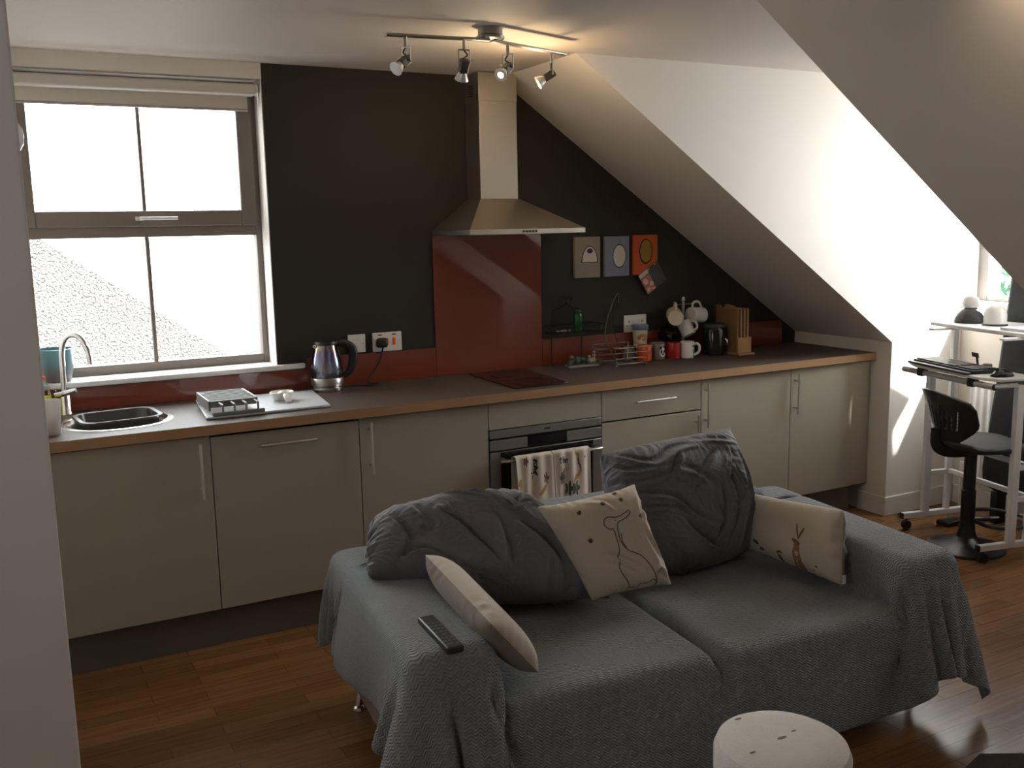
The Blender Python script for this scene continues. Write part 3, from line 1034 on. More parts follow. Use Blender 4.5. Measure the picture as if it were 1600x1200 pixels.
MB().tube([c + Vector((-0.047, -0.008, 0.203)), c + Vector((-0.063, -0.012, 0.212))], [0.012, 0.006], 10).build('spout', 'kettle_steel', t)
hp = smooth_path([c + Vector(p) for p in ((0.045, 0.0, 0.213), (0.088, -0.004, 0.212), (0.122, -0.008, 0.185), (0.126, -0.008, 0.14), (0.108, -0.006, 0.085), (0.072, 0.0, 0.055))], 8)
MB().tube(hp, [0.011 + 0.005 * math.sin(PI * i / (len(hp) - 1)) for i in range(len(hp))], 14, flat=1.3).build('handle', 'black_plastic', t)
cp = smooth_path([(-0.50, -0.075, WT + 0.005), (-0.44, -0.06, WT + 0.005), (-0.36, -0.10, WT + 0.005), (-0.315, -0.075, WT + 0.006), (-0.36, -0.055, WT + 0.008), (-0.35, -0.035, WT + 0.03), (-0.30, -0.03, WT + 0.09), (-0.276, -0.035, WT + 0.16), (-0.273, -0.036, 1.09)], 8)
MB().tube(cp, 0.0042, 8).build('power_cord', 'black_rubber', t)
b = MB(); b.box(-0.302, -0.247, -0.042, -0.0115, 1.078, 1.124)
b.build('plug', 'black_plastic', t, bevel=0.012, seg=3)


def wall_plate(name, x0, x1, z0, z1, label, cat):
    t = thing(name, ((x0 + x1) / 2, 0, z0), label, cat)
    MB().box(x0, x1, -0.0105, -0.0005, z0, z1).build('face_plate', 'white_plastic', t, bevel=0.002)
    return t


t = wall_plate('light_switch', -0.436, -0.351, 1.062, 1.147, 'square white light switch on the black wall above the kettle', 'switch')
MB().box(-0.404, -0.384, -0.014, -0.0105, 1.092, 1.112).build('rocker', 'white_plastic', t, bevel=0.002)
for x in (-0.424, -0.363):
    MB().cyl((x, -0.0112, 1.103), (x, -0.0100, 1.103), 0.003, 10).build('screw', 'satin_nickel', t)
t = wall_plate('double_socket', -0.314, -0.167, 1.057, 1.148, 'white double socket with orange rockers and the kettle plug', 'socket')
for x in (-0.278, -0.207):
    MB().box(x - 0.010, x + 0.010, -0.0112, -0.0105, 1.134, 1.140).build('indicator', 'dark_red', t, smooth=False)
for x in (-0.243, -0.207):
    MB().box(x - 0.0075, x + 0.0075, -0.014, -0.0105, 1.086, 1.121).build('rocker', 'orange_plastic', t, bevel=0.002)
MB().cyl((-0.178, -0.0112, 1.105), (-0.178, -0.010, 1.105), 0.003, 10).build('screw', 'orange_plastic', t)
t = wall_plate('double_socket', 1.134, 1.280, 1.053, 1.146, 'plain white double socket on the black wall above the mugs', 'socket')
for x in (1.19, 1.224):
    MB().box(x - 0.006, x + 0.006, -0.014, -0.0105, 1.105, 1.122).build('rocker', 'white_plastic', t, bevel=0.0015)
for x in (1.165, 1.25):
    for (x0_, x1_, z0_, z1_) in ((x - 0.003, x + 0.003, 1.106, 1.117), (x - 0.016, x - 0.010, 1.086, 1.090), (x + 0.010, x + 0.016, 1.086, 1.090)):
        MB().box(x0_, x1_, -0.0112, -0.0104, z0_, z1_).build('pin_hole', 'black_plastic', t, smooth=False)

# ---------------------------------------------------------------- objects against the right part of the wall
# canvases with plain painted ovals


def canvas(x0, x1, z0, z1, colname, col, label, ovals):
    t = thing('canvas_print', ((x0 + x1) / 2, 0, z0), label, 'picture', 'small canvases on the black wall')
    MB().box(x0, x1, -0.020, -0.0005, z0, z1).build('canvas', mat(colname, col, 0.85, noise=0.12, nscale=25, bump=0.2, bscale=500), t, bevel=0.002)
    for (n, cx, cz, rx, rz, mname, mcol, y, half) in ovals:
        b = MB()
        pts = []
        a0, a1 = (0, 180) if half else (0, 360)
        for k in range(33):
            a = R(a0 + (a1 - a0) * k / 32)
            pts.append((cx + rx * math.cos(a), -0.0202 - y, cz + rz * math.sin(a)))
        if not half:
            pts = pts[:-1]
        b.prism(pts, (0, -0.0004, 0))
        b.build(n, mat(mname, mcol, 0.8), t, smooth=False)


canvas(0.814, 0.972, 1.362, 1.576, 'canvas_grey', (0.30, 0.275, 0.235), 'grey canvas with a painted half round, leftmost of three on the black wall',
       [('painted_outline', 0.905, 1.440, 0.052, 0.088, 'paint_black', (0.02, 0.02, 0.025), 0, True), ('painted_shape', 0.905, 1.444, 0.046, 0.080, 'paint_white', (0.62, 0.61, 0.58), 0.0006, True), ('painted_spot', 0.906, 1.502, 0.018, 0.013, 'paint_blue', (0.05, 0.05, 0.16), 0.0012, False)])
canvas(1.002, 1.159, 1.362, 1.575, 'canvas_blue', (0.22, 0.25, 0.34), 'grey-blue canvas with a pale painted oval, middle of three on the black wall',
       [('painted_outline', 1.094, 1.470, 0.043, 0.063, 'paint_black', (0.02, 0.02, 0.025), 0, False), ('painted_shape', 1.094, 1.470, 0.039, 0.058, 'paint_white', (0.62, 0.61, 0.58), 0.0006, False)])
canvas(1.188, 1.347, 1.364, 1.578, 'canvas_orange', (0.52, 0.105, 0.035), 'orange canvas with an ochre painted oval, right of three on the black wall',
       [('painted_outline', 1.268, 1.490, 0.044, 0.068, 'paint_black', (0.02, 0.02, 0.025), 0, False), ('painted_shape', 1.268, 1.491, 0.038, 0.061, 'paint_ochre', (0.30, 0.20, 0.045), 0.0006, False)])
# tilted leaflet
Lm = Matrix.Translation((1.312, -0.0230, 1.345)) @ Matrix.Rotation(R(32), 4, 'Y').inverted()
t = thing('leaflet', (1.312, -0.0215, 1.29), 'tilted leaflet with food pictures below the orange canvas', 'leaflet')
b = MB(Lm); b.box(-0.075, 0.075, 0, 0.0008, -0.062, 0.062).build('paper', mat('leaflet_dark', (0.045, 0.042, 0.042), 0.4, noise=0.5, nscale=60), t, smooth=False)
b = MB(Lm); b.box(-0.073, -0.008, -0.0006, 0, -0.060, 0.040).build('food_picture', mat('leaflet_food', (0.36, 0.12, 0.07), 0.4, noise=0.75, nscale=38), t, smooth=False)
b = MB(Lm); b.box(-0.073, -0.008, -0.0006, 0, 0.040, 0.061).build('heading', mat('leaflet_white', (0.50, 0.45, 0.43), 0.4), t, smooth=False)
for (x, z, rx, rz) in ((-0.05, 0.008, 0.016, 0.018), (-0.022, -0.022, 0.012, 0.013), (-0.055, -0.04, 0.012, 0.010), (-0.022, -0.052, 0.010, 0.006), (0.0, 0.054, 0.007, 0.004), (0.05, 0.056, 0.006, 0.004)):
    b = MB(Lm)
    b.prism([(x + rx * math.cos(a * PI / 8), -0.0007, z + rz * math.sin(a * PI / 8)) for a in range(16)], (0, -0.0004, 0))
    b.build('dish_picture', mat('leaflet_dish', (0.55, 0.36, 0.27), 0.4, noise=0.3, nscale=80), t, smooth=False)

# wire wall shelf with scroll top, standing at the wall
WIRE = mat('dark_wire', (0.035, 0.033, 0.031), 0.4, 0.7)
x0, x1, ys = 0.655, 0.838, -0.040
t = thing('wire_shelf', (0.745, -0.06, WT), 'dark scroll-topped wire shelf against the wall right of the red panel', 'wire shelf')
xm = (x0 + x1) / 2
b = MB()
b.tube(smooth_path([(x0, ys, WT), (x0, ys, 1.05), (x0, ys, 1.17), (x0 + 0.012, ys, 1.20), (xm - 0.03, ys, 1.215), (xm - 0.004, ys, 1.235), (xm + 0.004, ys, 1.258), (xm + 0.02, ys, 1.276), (xm + 0.036, ys, 1.266), (xm + 0.034, ys, 1.25), (xm + 0.022, ys, 1.251)], 6), 0.0028, 6)
b.tube(smooth_path([(x1, ys, WT), (x1, ys, 1.05), (x1, ys, 1.17), (x1 - 0.012, ys, 1.20), (xm + 0.03, ys, 1.215), (xm + 0.004, ys, 1.235), (xm - 0.004, ys, 1.258), (xm - 0.02, ys, 1.276), (xm - 0.036, ys, 1.266), (xm - 0.034, ys, 1.25), (xm - 0.022, ys, 1.251)], 6), 0.0028, 6)
b.build('scroll_frame', WIRE, t)
b = MB()
yb, yf = -0.016, -0.125
for z in (1.088, 1.125):
    b.tube([(0.63, yb, z), (0.63, yf, z), (0.925, yf, z), (0.925, yb, z), (0.63, yb, z)], 0.0018, 6)
for k in range(13):
    x = 0.63 + 0.295 * k / 12
    b.tube([(x, yf, 1.125), (x, yf, 1.088), (x, yb, 1.088), (x, yb, 1.125)], 0.0011, 5)
b.build('shelf_basket', WIRE, t)
MB().tube([(x0, ys, 0.93), (x0, -0.062, 0.93), (x1, -0.062, 0.93), (x1, ys, 0.93)], 0.0018, 6).build('lower_rail', WIRE, t)
# green bottle
c = (0.795, -0.075, 1.090)
t = thing('green_bottle', c, 'small green glass bottle standing on the wire shelf', 'bottle')
MB().lathe([(0.016, 0), (0.020, 0.006), (0.0235, 0.05), (0.024, 0.088), (0.020, 0.098), (0.014, 0.102)], c, 24).build('bottle_body', mat('bottle_green', (0.02, 0.17, 0.05), 0.12, trans=0.4), t)
MB().lathe([(0.015, 0.100), (0.015, 0.110), (0.0, 0.111)], c, 18).build('cap', mat('cap_green', (0.01, 0.08, 0.03), 0.3), t)
c = (0.668, -0.08, 1.0905)
b = MB(); b.ball((c[0], c[1], c[2] + 0.006), 0.009, 10, 8, (1.2, 1, 0.65)); b.ball((c[0] + 0.035, c[1], c[2] + 0.006), 0.012, 10, 8, (1.9, 1, 0.5)); b.ball((c[0] + 0.072, c[1], c[2] + 0.005), 0.007, 10, 8)
tag(b.build('trinket', mat('trinket_grey', (0.26, 0.25, 0.23), 0.5, noise=0.4, nscale=90)), 'small grey trinket lying on the wire shelf left of the bottle', 'ornament')
# figurine ornament on a slab
t = thing('figurine_ornament', (0.78, -0.13, WT), 'small painted figurine group on a slab below the wire shelf', 'ornament')
b = MB(); b.prism([(0.68, -0.170, WT + 0.0005), (0.868, -0.165, WT + 0.0005), (0.878, -0.105, WT + 0.0005), (0.70, -0.095, WT + 0.0005)], (0, 0, 0.012)); b.build('slab', mat('slab_grey', (0.22, 0.22, 0.20), 0.6), t, bevel=0.003)
rn = random.Random(5)
b = MB()
for k in range(9):
    x = 0.712 + 0.0115 * k
    b.ball((x, -0.132 + rn.uniform(-0.012, 0.012), WT + 0.018 + 0.022 * math.sin(k / 8 * 2.6) * 0.9), rn.uniform(0.012, 0.019), 10, 8)
b.build('green_figure', mat('fig_green', (0.05, 0.085, 0.055), 0.5, noise=0.5, nscale=70), t)
b = MB()
for (x, z, r) in ((0.832, 0.026, 0.017), (0.850, 0.030, 0.015), (0.854, 0.052, 0.011), (0.856, 0.069, 0.009), (0.828, 0.048, 0.008)):
    b.ball((x, -0.132, WT + z), r, 10, 8)
b.build('pale_figure', mat('fig_pale', (0.30, 0.26, 0.21), 0.5, noise=0.6, nscale=80), t)
MB().ball((0.720, -0.130, WT + 0.052), 0.011, 10, 8).build('figure_head', mat('fig_skin', (0.22, 0.14, 0.09), 0.5), t)

# wire fruit basket with banana hook
CW = mat('basket_wire', (0.20, 0.19, 0.17), 0.3, 0.9)
t = thing('fruit_basket', (0.99, -0.19, WT), 'empty wire fruit basket with a tall banana hook on the worktop', 'fruit basket')
b = MB()
bx0, bx1, by0, by1 = 0.900, 1.078, -0.275, -0.115
for (z, g) in ((0.925, 0.0), (0.955, 0.008), (0.985, 0.018), (1.012, 0.03)):
    b.tube([(bx0 - g, by0 - g, z), (bx1 + g, by0 - g, z), (bx1 + g, by1 + g, z), (bx0 - g, by1 + g, z), (bx0 - g, by0 - g, z)], 0.0017, 6)
for k in range(6):
    y = by0 + (by1 - by0) * k / 5
    b.tube([(bx0, y, 0.925), (bx1, y, 0.925)], 0.0014, 5)
for (sx, sy) in ((bx0, by0), (bx1, by0), (bx0, by1), (bx1, by1)):
    gx, gy = (-0.03 if sx == bx0 else 0.03), (-0.03 if sy == by0 else 0.03)
    b.tube([(sx, sy, 0.925), (sx + gx, sy + gy, 1.012)], 0.0017, 6)
b.build('basket', CW, t)
b = MB()
OX, OY = -0.047, -0.058
b.tube(smooth_path([(bx0 + 0.01, by0, 0.925), (0.915 + OX, -0.17 + OY, 1.05), (0.935 + OX, -0.15 + OY, 1.15), (0.985 + OX, -0.13 + OY, 1.24), (1.02 + OX, -0.12 + OY, 1.283), (1.024 + OX, -0.125 + OY, 1.27), (1.018 + OX, -0.13 + OY, 1.235)], 8), 0.0022, 6)
b.tube(smooth_path([(bx1 - 0.03, by1, 0.925), (1.07 + OX, -0.07 + OY, 0.99), (1.01 + OX, -0.08 + OY, 1.12), (1.002 + OX, -0.10 + OY, 1.22), (1.02 + OX, -0.12 + OY, 1.283)], 8), 0.0022, 6)
b.build('banana_hook', CW, t)
for (sx, sy) in ((bx0, by0), (bx1, by0), (bx0, by1), (bx1, by1)):
    MB().ball((sx, sy, WT + 0.007), 0.007, 10, 8).build('ball_foot', CW, t)


# mugs
def mug(name, c, r, h, material, label, handle_dir=(1, 0, 0), group=None, inner='white_ceramic', axis=None, cat='mug'):
    """c = centre of the foot, axis = direction from foot to rim"""
    t = thing(name, c, label, cat, group)
    c = Vector(c)
    ax = Vector(axis).normalized() if axis else Vector((0, 0, 1))
    MB().lathe([(0.0, 0.004), (r * 0.86, 0.0), (r * 0.97, 0.004), (r, 0.02), (r, h - 0.002), (r * 0.985, h), (r * 0.93, h - 0.002)], c, 32, axis=ax).build('cup', material, t)
    MB().lathe([(r * 0.93, h - 0.0022), (r * 0.915, h * 0.5), (r * 0.9, 0.01), (0.0, 0.0085)], c, 28, axis=ax).build('inside', inner, t)
    hd = Vector(handle_dir)
    hd = (hd - ax * hd.dot(ax)).normalized()
    pts = smooth_path([c + ax * (h * 0.84) + hd * r * 0.97, c + ax * (h * 0.86) + hd * r * 1.42, c + ax * (h * 0.66) + hd * r * 1.72, c + ax * (h * 0.36) + hd * r * 1.6, c + ax * (h * 0.18) + hd * r * 0.97], 7)
    MB().tube(pts, 0.0052, 10, flat=1.35).build('handle', material, t)
    return t


mug('mug', (1.168, -0.150, WT), 0.039, 0.088, mat('mug_orange', (0.62, 0.10, 0.015), 0.18), 'orange mug beside the wire fruit basket', (0.1, 1, 0))
tp = mug('mug', (1.272, -0.128, WT), 0.041, 0.088, mat('mug_grey', (0.20, 0.19, 0.185), 0.2), 'grey mug with a black and white panda face', (-0.9, 0.5, 0))
pc = Vector((1.272, -0.128, WT))


def wrap(b, cc, r, a0, z0, ra, rz, d, n=18):
    """an oval patch lying on the side of a cylinder"""
    vs = [(cc[0] + (r + d) * math.cos(a0), cc[1] + (r + d) * math.sin(a0), cc[2] + z0)]
    for k in range(n):
        a = a0 + ra / r * math.cos(2 * PI * k / n)
        vs.append((cc[0] + (r + d) * math.cos(a), cc[1] + (r + d) * math.sin(a), cc[2] + z0 + rz * math.sin(2 * PI * k / n)))
    b.add(vs, [(0, 1 + k, 1 + (k + 1) % n) for k in range(n)])


fa = R(-105)
b = MB(); wrap(b, pc, 0.041, fa + 0.35, 0.040, 0.020, 0.026, 0.0006); b.build('panda_face', 'white_ceramic', tp)
b = MB()
for (da, z, ra, rz) in ((0.12, 0.046, 0.005, 0.008), (0.60, 0.046, 0.005, 0.008), (0.36, 0.030, 0.006, 0.004), (0.0, 0.064, 0.007, 0.007), (0.72, 0.064, 0.007, 0.007)):
    wrap(b, pc, 0.041, fa + da, z, ra, rz, 0.0011)
b.build('panda_markings', 'black_gloss', tp)
mug('mug', (1.347, -0.165, WT), 0.038, 0.088, mat('mug_red', (0.36, 0.018, 0.015), 0.15), 'red mug between the panda mug and the white mug', (0.1, 1, 0))
tw = mug('mug', (1.428, -0.185, WT), 0.0385, 0.090, 'white_ceramic', 'white mug with a blue pattern standing right of the red mug', (0.95, -0.55, 0))
b = MB(); wrap(b, (1.428, -0.185, WT), 0.0385, R(-75), 0.068, 0.007, 0.007, 0.0006); wrap(b, (1.428, -0.185, WT), 0.0385, R(-72), 0.038, 0.004, 0.018, 0.0006)
wrap(b, (1.428, -0.185, WT), 0.0385, R(-62), 0.012, 0.010, 0.006, 0.0006); b.build('blue_pattern', mat('cobalt', (0.08, 0.13, 0.32), 0.2), tw)
mug('mug', (1.135, -0.055, WT), 0.036, 0.075, 'mug_grey', 'small grey mug behind the wire fruit basket', (0.4, 0.9, 0))
c = (1.205, -0.056, WT)
t = thing('travel_cup', c, 'cream patterned travel cup with a blue lid behind the orange mug', 'travel cup')
MB().lathe([(0.030, 0), (0.031, 0.003), (0.042, 0.165), (0.0, 0.166)], c, 32).build('cup', mat('travel_cream', (0.58, 0.52, 0.42), 0.4), t)
b = MB()
for (a, z, ra, rz) in ((-1.9, 0.13, 0.013, 0.010), (-1.35, 0.125, 0.012, 0.012), (-1.65, 0.108, 0.012, 0.007), (-2.3, 0.118, 0.010, 0.012), (-1.0, 0.105, 0.010, 0.008)):
    wrap(b, c, 0.031 + 0.011 * z / 0.165, a, z, ra, rz, 0.0010)
b.build('leaf_print', mat('ochre_print', (0.34, 0.19, 0.06), 0.5), t)
MB().lathe([(0.043, 0.160), (0.045, 0.163), (0.045, 0.182), (0.041, 0.188), (0.0, 0.188)], c, 32).build('lid', mat('lid_blue', (0.13, 0.20, 0.29), 0.4), t)

# mug tree
c = Vector((1.475, -0.085, WT))
t = thing('mug_tree', c, 'chrome mug tree with hanging mugs at the back of the worktop', 'mug tree')
MB().lathe([(0.0, 0), (0.068, 0), (0.07, 0.004), (0.066, 0.010), (0.02, 0.014), (0.0, 0.015)], c, 32).build('base', 'black_plastic', t)
b = MB(); b.lathe([(0.0085, 0.012), (0.0085, 0.30), (0.013, 0.304), (0.0135, 0.316), (0.009, 0.326), (0.0, 0.329)], c, 16); b.build('post', mat('tree_metal', (0.30, 0.29, 0.28), 0.3, 0.9), t)
for (a, z) in ((200, 0.285), (-20, 0.285), (170, 0.175), (-60, 0.175), (60, 0.285), (80, 0.175)):
    d = Vector((math.cos(R(a)), math.sin(R(a)), 0))
    MB().tube([c + Vector((0, 0, z)), c + d * 0.06 + Vector((0, 0, z + 0.002)), c + d * 0.078 + Vector((0, 0, z + 0.012))], 0.003, 8).build('arm', 'tree_metal', t)


def hung(ring, axis, r, h, material, label, inner='white_ceramic'):
    """a mug hanging by its handle from the arm tip 'ring'"""
    ax = Vector(axis).normalized()
    up_ = Vector((0, 0, 1)); up_ = (up_ - ax * up_.dot(ax)).normalized()
    foot = Vector(ring) - up_ * r * 1.52 - ax * h * 0.55
    return mug('hanging_mug', foot, r, h, material, label, up_, 'mugs on the mug tree', inner)if False else mug('hanging_mug', foot, r, h, material, label, up_, 'mugs on the mug tree', inner, ax)


hung(c + Vector((-0.074, -0.026, 0.288)), (-0.45, -0.85, -0.18), 0.043, 0.09, 'cream_ceramic', 'cream mug hanging from the upper left of the mug tree', 'cream_ceramic')
hung(c + Vector((0.074, -0.026, 0.288)), (-1.0, -0.08, 0.06), 0.043, 0.098, mat('mug_offwhite', (0.58, 0.575, 0.57), 0.2), 'large white mug hanging from the upper right of the mug tree', mat('mug_in_grey', (0.33, 0.32, 0.31), 0.3))
hung(c + Vector((-0.07, 0.012, 0.178)), (0.35, -0.9, -0.25), 0.043, 0.09, 'black_gloss', 'black mug hanging low on the mug tree', 'black_plastic')
hung(c + Vector((0.035, -0.062, 0.178)), (0.2, -0.45, -0.85), 0.040, 0.085, 'mug_offwhite', 'white mug hanging tipped down above the white patterned mug', 'cream_ceramic')

# black canister
c = (1.630, -0.165, WT)
t = thing('canister', c, 'glossy black lidded canister left of the chopping boards', 'canister')
MB().lathe([(0.052, 0), (0.062, 0.004), (0.063, 0.14), (0.058, 0.155)], c, 36).build('canister_body', 'black_gloss', t)
MB().lathe([(0.06, 0.1555), (0.062, 0.158), (0.059, 0.174), (0.03, 0.180), (0.0, 0.181)], c, 36).build('lid', 'black_plastic', t)
MB().tube([(1.668, -0.217, 1.0), (1.672, -0.226, 0.995), (1.673, -0.226, 0.97)], 0.006, 8).build('catch', 'chrome', t)

# chopping boards in their stand
wood_mat('bamboo', (0.30, 0.165, 0.07), (0.42, 0.25, 0.115), (60, 8, 8), 0.5)
wood_mat('bamboo_dark', (0.19, 0.10, 0.042), (0.27, 0.15, 0.065), (60, 8, 8), 0.5)
t = thing('board_stand', (1.75, -0.17, WT), 'light bamboo stand holding the chopping boards', 'board stand')
MB().box(1.695, 1.808, -0.30, -0.055, WT + 0.0005, WT + 0.014).build('foot_plate', 'bamboo', t, bevel=0.003)
for (ya_, yb_) in ((-0.283, -0.270), (-0.085, -0.072)):
    MB().box(1.700, 1.797, ya_, yb_, WT + 0.014, WT + 0.098).build('retainer', 'bamboo', t, bevel=0.002)
tabs = (-0.255, -0.10, -0.175, -0.215)
names = ('first from the left with its dark face showing', 'second from the left', 'third from the left', 'rightmost, against the red upstand')
for k in range(4):
    x = 1.707 + 0.0235 * k
    b = MB()
    y0, y1, z0, z1 = -0.268, -0.088, WT + 0.0145, 1.165
    ta = -0.258 + 0.05 * k
    poly = [(x, y0, z0), (x, y1, z0), (x, y1, z1), (x, min(y1, ta + 0.055), z1), (x, min(y1, ta + 0.055), z1 + 0.014), (x, ta, z1 + 0.014), (x, ta, z1), (x, y0, z1)]
    if k == 0:
        poly = [(x, y0, z0), (x, y1, z0), (x, y1, z1 + 0.014), (x, y1 - 0.04, z1 + 0.014), (x, y1 - 0.04, z1), (x, y0, z1)]
    b.prism(poly, (0.0105, 0, 0))
    tag(b.build('chopping_board', 'bamboo_dark' if k == 0 else 'bamboo', bevel=0.0015), 'wooden chopping board in the bamboo stand, ' + names[k], 'chopping board', 'chopping boards in the stand')

# ---------------------------------------------------------------- ceiling spotlights
t = thing('spotlight_bar', (-0.19, -1.06, 2.29), 'nickel two-arm spotlight bar on the ceiling before the extractor', 'ceiling light')
mc = (-0.185, -1.052, 0)
MB().lathe([(0.0, 2.312), (0.040, 2.312), (0.052, 2.318), (0.053, 2.326), (0.046, 2.331), (0.046, 2.357)], mc, 32).build('ceiling_mount', mat('mount_metal', (0.28, 0.26, 0.23), 0.4, 0.8), t)
A0, A1 = Vector((-0.590, -1.035, 2.303)), Vector((-0.205, -1.085, 2.303))
B0, B1 = Vector((-0.190, -1.075, 2.303)), Vector((0.207, -0.935, 2.303))
for (p, q) in ((A0, A1), (B0, B1)):
    d = (q - p).normalized(); s = d.cross(Vector((0, 0, 1))) * 0.013
    b = MB(); b.prism([p - s, q - s, q + s, p + s], (0, 0, 0.010)); b.build('bar', 'satin_nickel', t, bevel=0.003)
for p in (A1 + Vector((-0.01, 0, 0.008)), B0 + Vector((0.01, 0, 0.008))):
    MB().cyl(p, p + Vector((0, 0, 0.012)), 0.008, 12).build('bar_screw', 'satin_nickel', t)
mat('bulb_lit', (1, 0.95, 0.8), 0.3, emit=(1.0, 0.82, 0.52), estr=22.0)
mat('bulb_glow', (1, 0.85, 0.6), 0.3, emit=(1.0, 0.60, 0.30), estr=3.0)
mat('bulb_off', (0.62, 0.62, 0.62), 0.12, 0.3)


def spot(p, aim, lit):
    """p = point under the bar, aim = direction the lamp faces"""
    p = Vector(p); aim = Vector(aim).normalized()
    hd = MB().tube([p, p + Vector((0, 0, -0.034))], 0.0065, 12).build('spot_stem', 'satin_nickel', t)
    side = aim.cross(Vector((0, 0, 1))).normalized()
    top = p + Vector((0, 0, -0.034))
    b = MB()
    w = 0.021
    for s in (-1, 1):
        b.tube([top + side * w * s, top + side * w * s + Vector((0, 0, -0.05))], 0.0028, 6)
    b.tube([top - side * w, top + side * w], 0.0028, 6)
    b.build('bracket', 'satin_nickel', hd)
    piv = top + Vector((0, 0, -0.045))
    b = MB()
    a = piv - aim * 0.012
    upv = side.cross(aim)
    for (f0, f1, w_, h_) in ((-0.012, 0.036, 0.0155, 0.0145),):
        q = [piv + aim * f0 + side * sx * w_ + upv * sz * h_ for sx, sz in ((-1, -1), (1, -1), (1, 1), (-1, 1))]
        b.prism(q, aim * (f1 - f0))
    b.build('lamp_holder', mat('holder_dark', (0.09, 0.082, 0.075), 0.45, 0.4), hd, bevel=0.003)
    MB().tube([piv - side * 0.02, piv - side * 0.014], 0.004, 8).tube([piv + side * 0.012, piv + side * 0.034 + Vector((0, 0, 0.012))], 0.0022, 6).build('pivot_screw', 'satin_nickel', hd)
    MB().tube(smooth_path([top + Vector((0, 0, -0.002)), top + side * 0.012 + Vector((0, 0, -0.018)), top - side * 0.004 + Vector((0, 0, -0.030)), piv - aim * 0.010], 6), 0.0026, 6).build('wire', 'black_rubber', hd)
    c = piv + aim * 0.030
    MB().lathe([(0.0125, 0.0), (0.0165, 0.012), (0.0245, 0.030), (0.0255, 0.034)], c, 24, axis=aim).build('reflector', 'bulb_off' if not lit else mat('reflector_glass', (0.8, 0.78, 0.74), 0.15, 0.2), hd)
    MB().lathe([(0.0, 0.0315), (0.0235, 0.032), (0.0238, 0.0335), (0.0, 0.0345)], c, 24, axis=aim).build('bulb_face', lit or 'bulb_off', hd)
    return c + aim * 0.045


spot(A0.lerp(A1, 0.185), (-0.75, -0.35, -0.55), None)
spot(A0.lerp(A1, 0.745), (0.05, 0.55, -0.83), None)
l3 = spot(B0.lerp(B1, 0.20), (-0.72, -0.42, -0.55), 'bulb_lit')
l4 = spot(B0.lerp(B1, 0.80), (-0.80, 0.30, -0.52), 'bulb_glow')
for (nm, p, e, col) in (('lamp_light', l3 + Vector((0.04, 0.13, -0.01)), 2.4, (1.0, 0.80, 0.50)), ('lamp_light', l4 + Vector((0.06, 0.10, -0.01)), 4.2, (1.0, 0.66, 0.33))):
    l = bpy.data.lights.new(nm, 'POINT')
    l.energy = e
    l.color = col
    l.shadow_soft_size = 0.02
    o = bpy.data.objects.new(nm, l)
    COL.objects.link(o)
    o.location = p

# a further ceiling spot out of shot, warming the near slope
c = Vector((0.22, -2.95, 0))
ts = thing('ceiling_spot', (0.22, -2.95, 2.28), 'small nickel ceiling spot above the living area', 'ceiling light')
MB().lathe([(0.0, 2.335), (0.045, 2.335), (0.05, 2.345), (0.05, 2.3575)], c, 24).build('ceiling_mount', 'mount_metal', ts)
MB().cyl(c + Vector((0, 0, 2.29)), c + Vector((0, 0, 2.336)), 0.007, 10).build('spot_stem', 'satin_nickel', ts)
MB().lathe([(0.013, 0.0), (0.018, 0.02), (0.026, 0.045), (0.0265, 0.05)], c + Vector((-0.01, 0, 2.275)), 20, axis=(0.9, 0.25, -0.12)).build('reflector', 'reflector_glass', ts)
MB().lathe([(0.0, 0.046), (0.024, 0.047), (0.0, 0.0485)], c + Vector((-0.01, 0, 2.275)), 20, axis=(0.9, 0.25, -0.12)).build('bulb_face', 'bulb_lit', ts)
l = bpy.data.lights.new('spot_light', 'SPOT')
l.energy, l.color, l.shadow_soft_size = 19.0, (1.0, 0.76, 0.50), 0.025
l.spot_size, l.spot_blend = R(120), 0.5
o = bpy.data.objects.new('spot_light', l)
COL.objects.link(o)
o.location = c + Vector((0.055, 0.015, 2.26))
o.rotation_euler = Vector((0.8, 0.1, 0.25)).to_track_quat('-Z', 'Y').to_euler()

# ================================================================ CLOTH (numpy position-based relaxation on grids)


def relax_pair(P, i0, i1, axis, L, k):
    A = P[..., i0, :, :] if axis == 0 else P[..., :, i0, :]
    B = P[..., i1, :, :] if axis == 0 else P[..., :, i1, :]
    d = B - A
    n = np.sqrt((d * d).sum(-1, keepdims=True)) + 1e-12
    c = d * ((n - L) / n * (0.5 * k))
    A += c
    B -= c


def sl(s, n, step, off):
    cnt = max(0, (n - 1 - s - off) // step + 1)
    return slice(s, s + (cnt - 1) * step + 1, step), slice(s + off, s + off + (cnt - 1) * step + 1, step)


def constrain(P, Lx, Ly, kb=0.25):
    """P[..., n, m, 3]; structural, shear and bending distance constraints"""
    n, m = P.shape[-3], P.shape[-2]
    for s in (0, 1):
        relax_pair(P, *sl(s, n, 2, 1), 0, Lx, 1.0)
        relax_pair(P, *sl(s, m, 2, 1), 1, Ly, 1.0)
    D = math.hypot(Lx, Ly)
    for s in (0, 1):
        a, b_ = sl(s, n, 2, 1)
        for (ja, jb) in ((slice(0, m - 1), slice(1, m)), (slice(1, m), slice(0, m - 1))):
            A, B = P[..., a, ja, :], P[..., b_, jb, :]
            d = B - A
            q = np.sqrt((d * d).sum(-1, keepdims=True)) + 1e-12
            c = d * ((q - D) / q * 0.25)
            A += c
            B -= c
    for s in (0, 1, 2, 3):
        if n > s + 2:
            relax_pair(P, *sl(s, n, 4, 2), 0, 2 * Lx, kb)
        if m > s + 2:
            relax_pair(P, *sl(s, m, 4, 2), 1, 2 * Ly, kb)


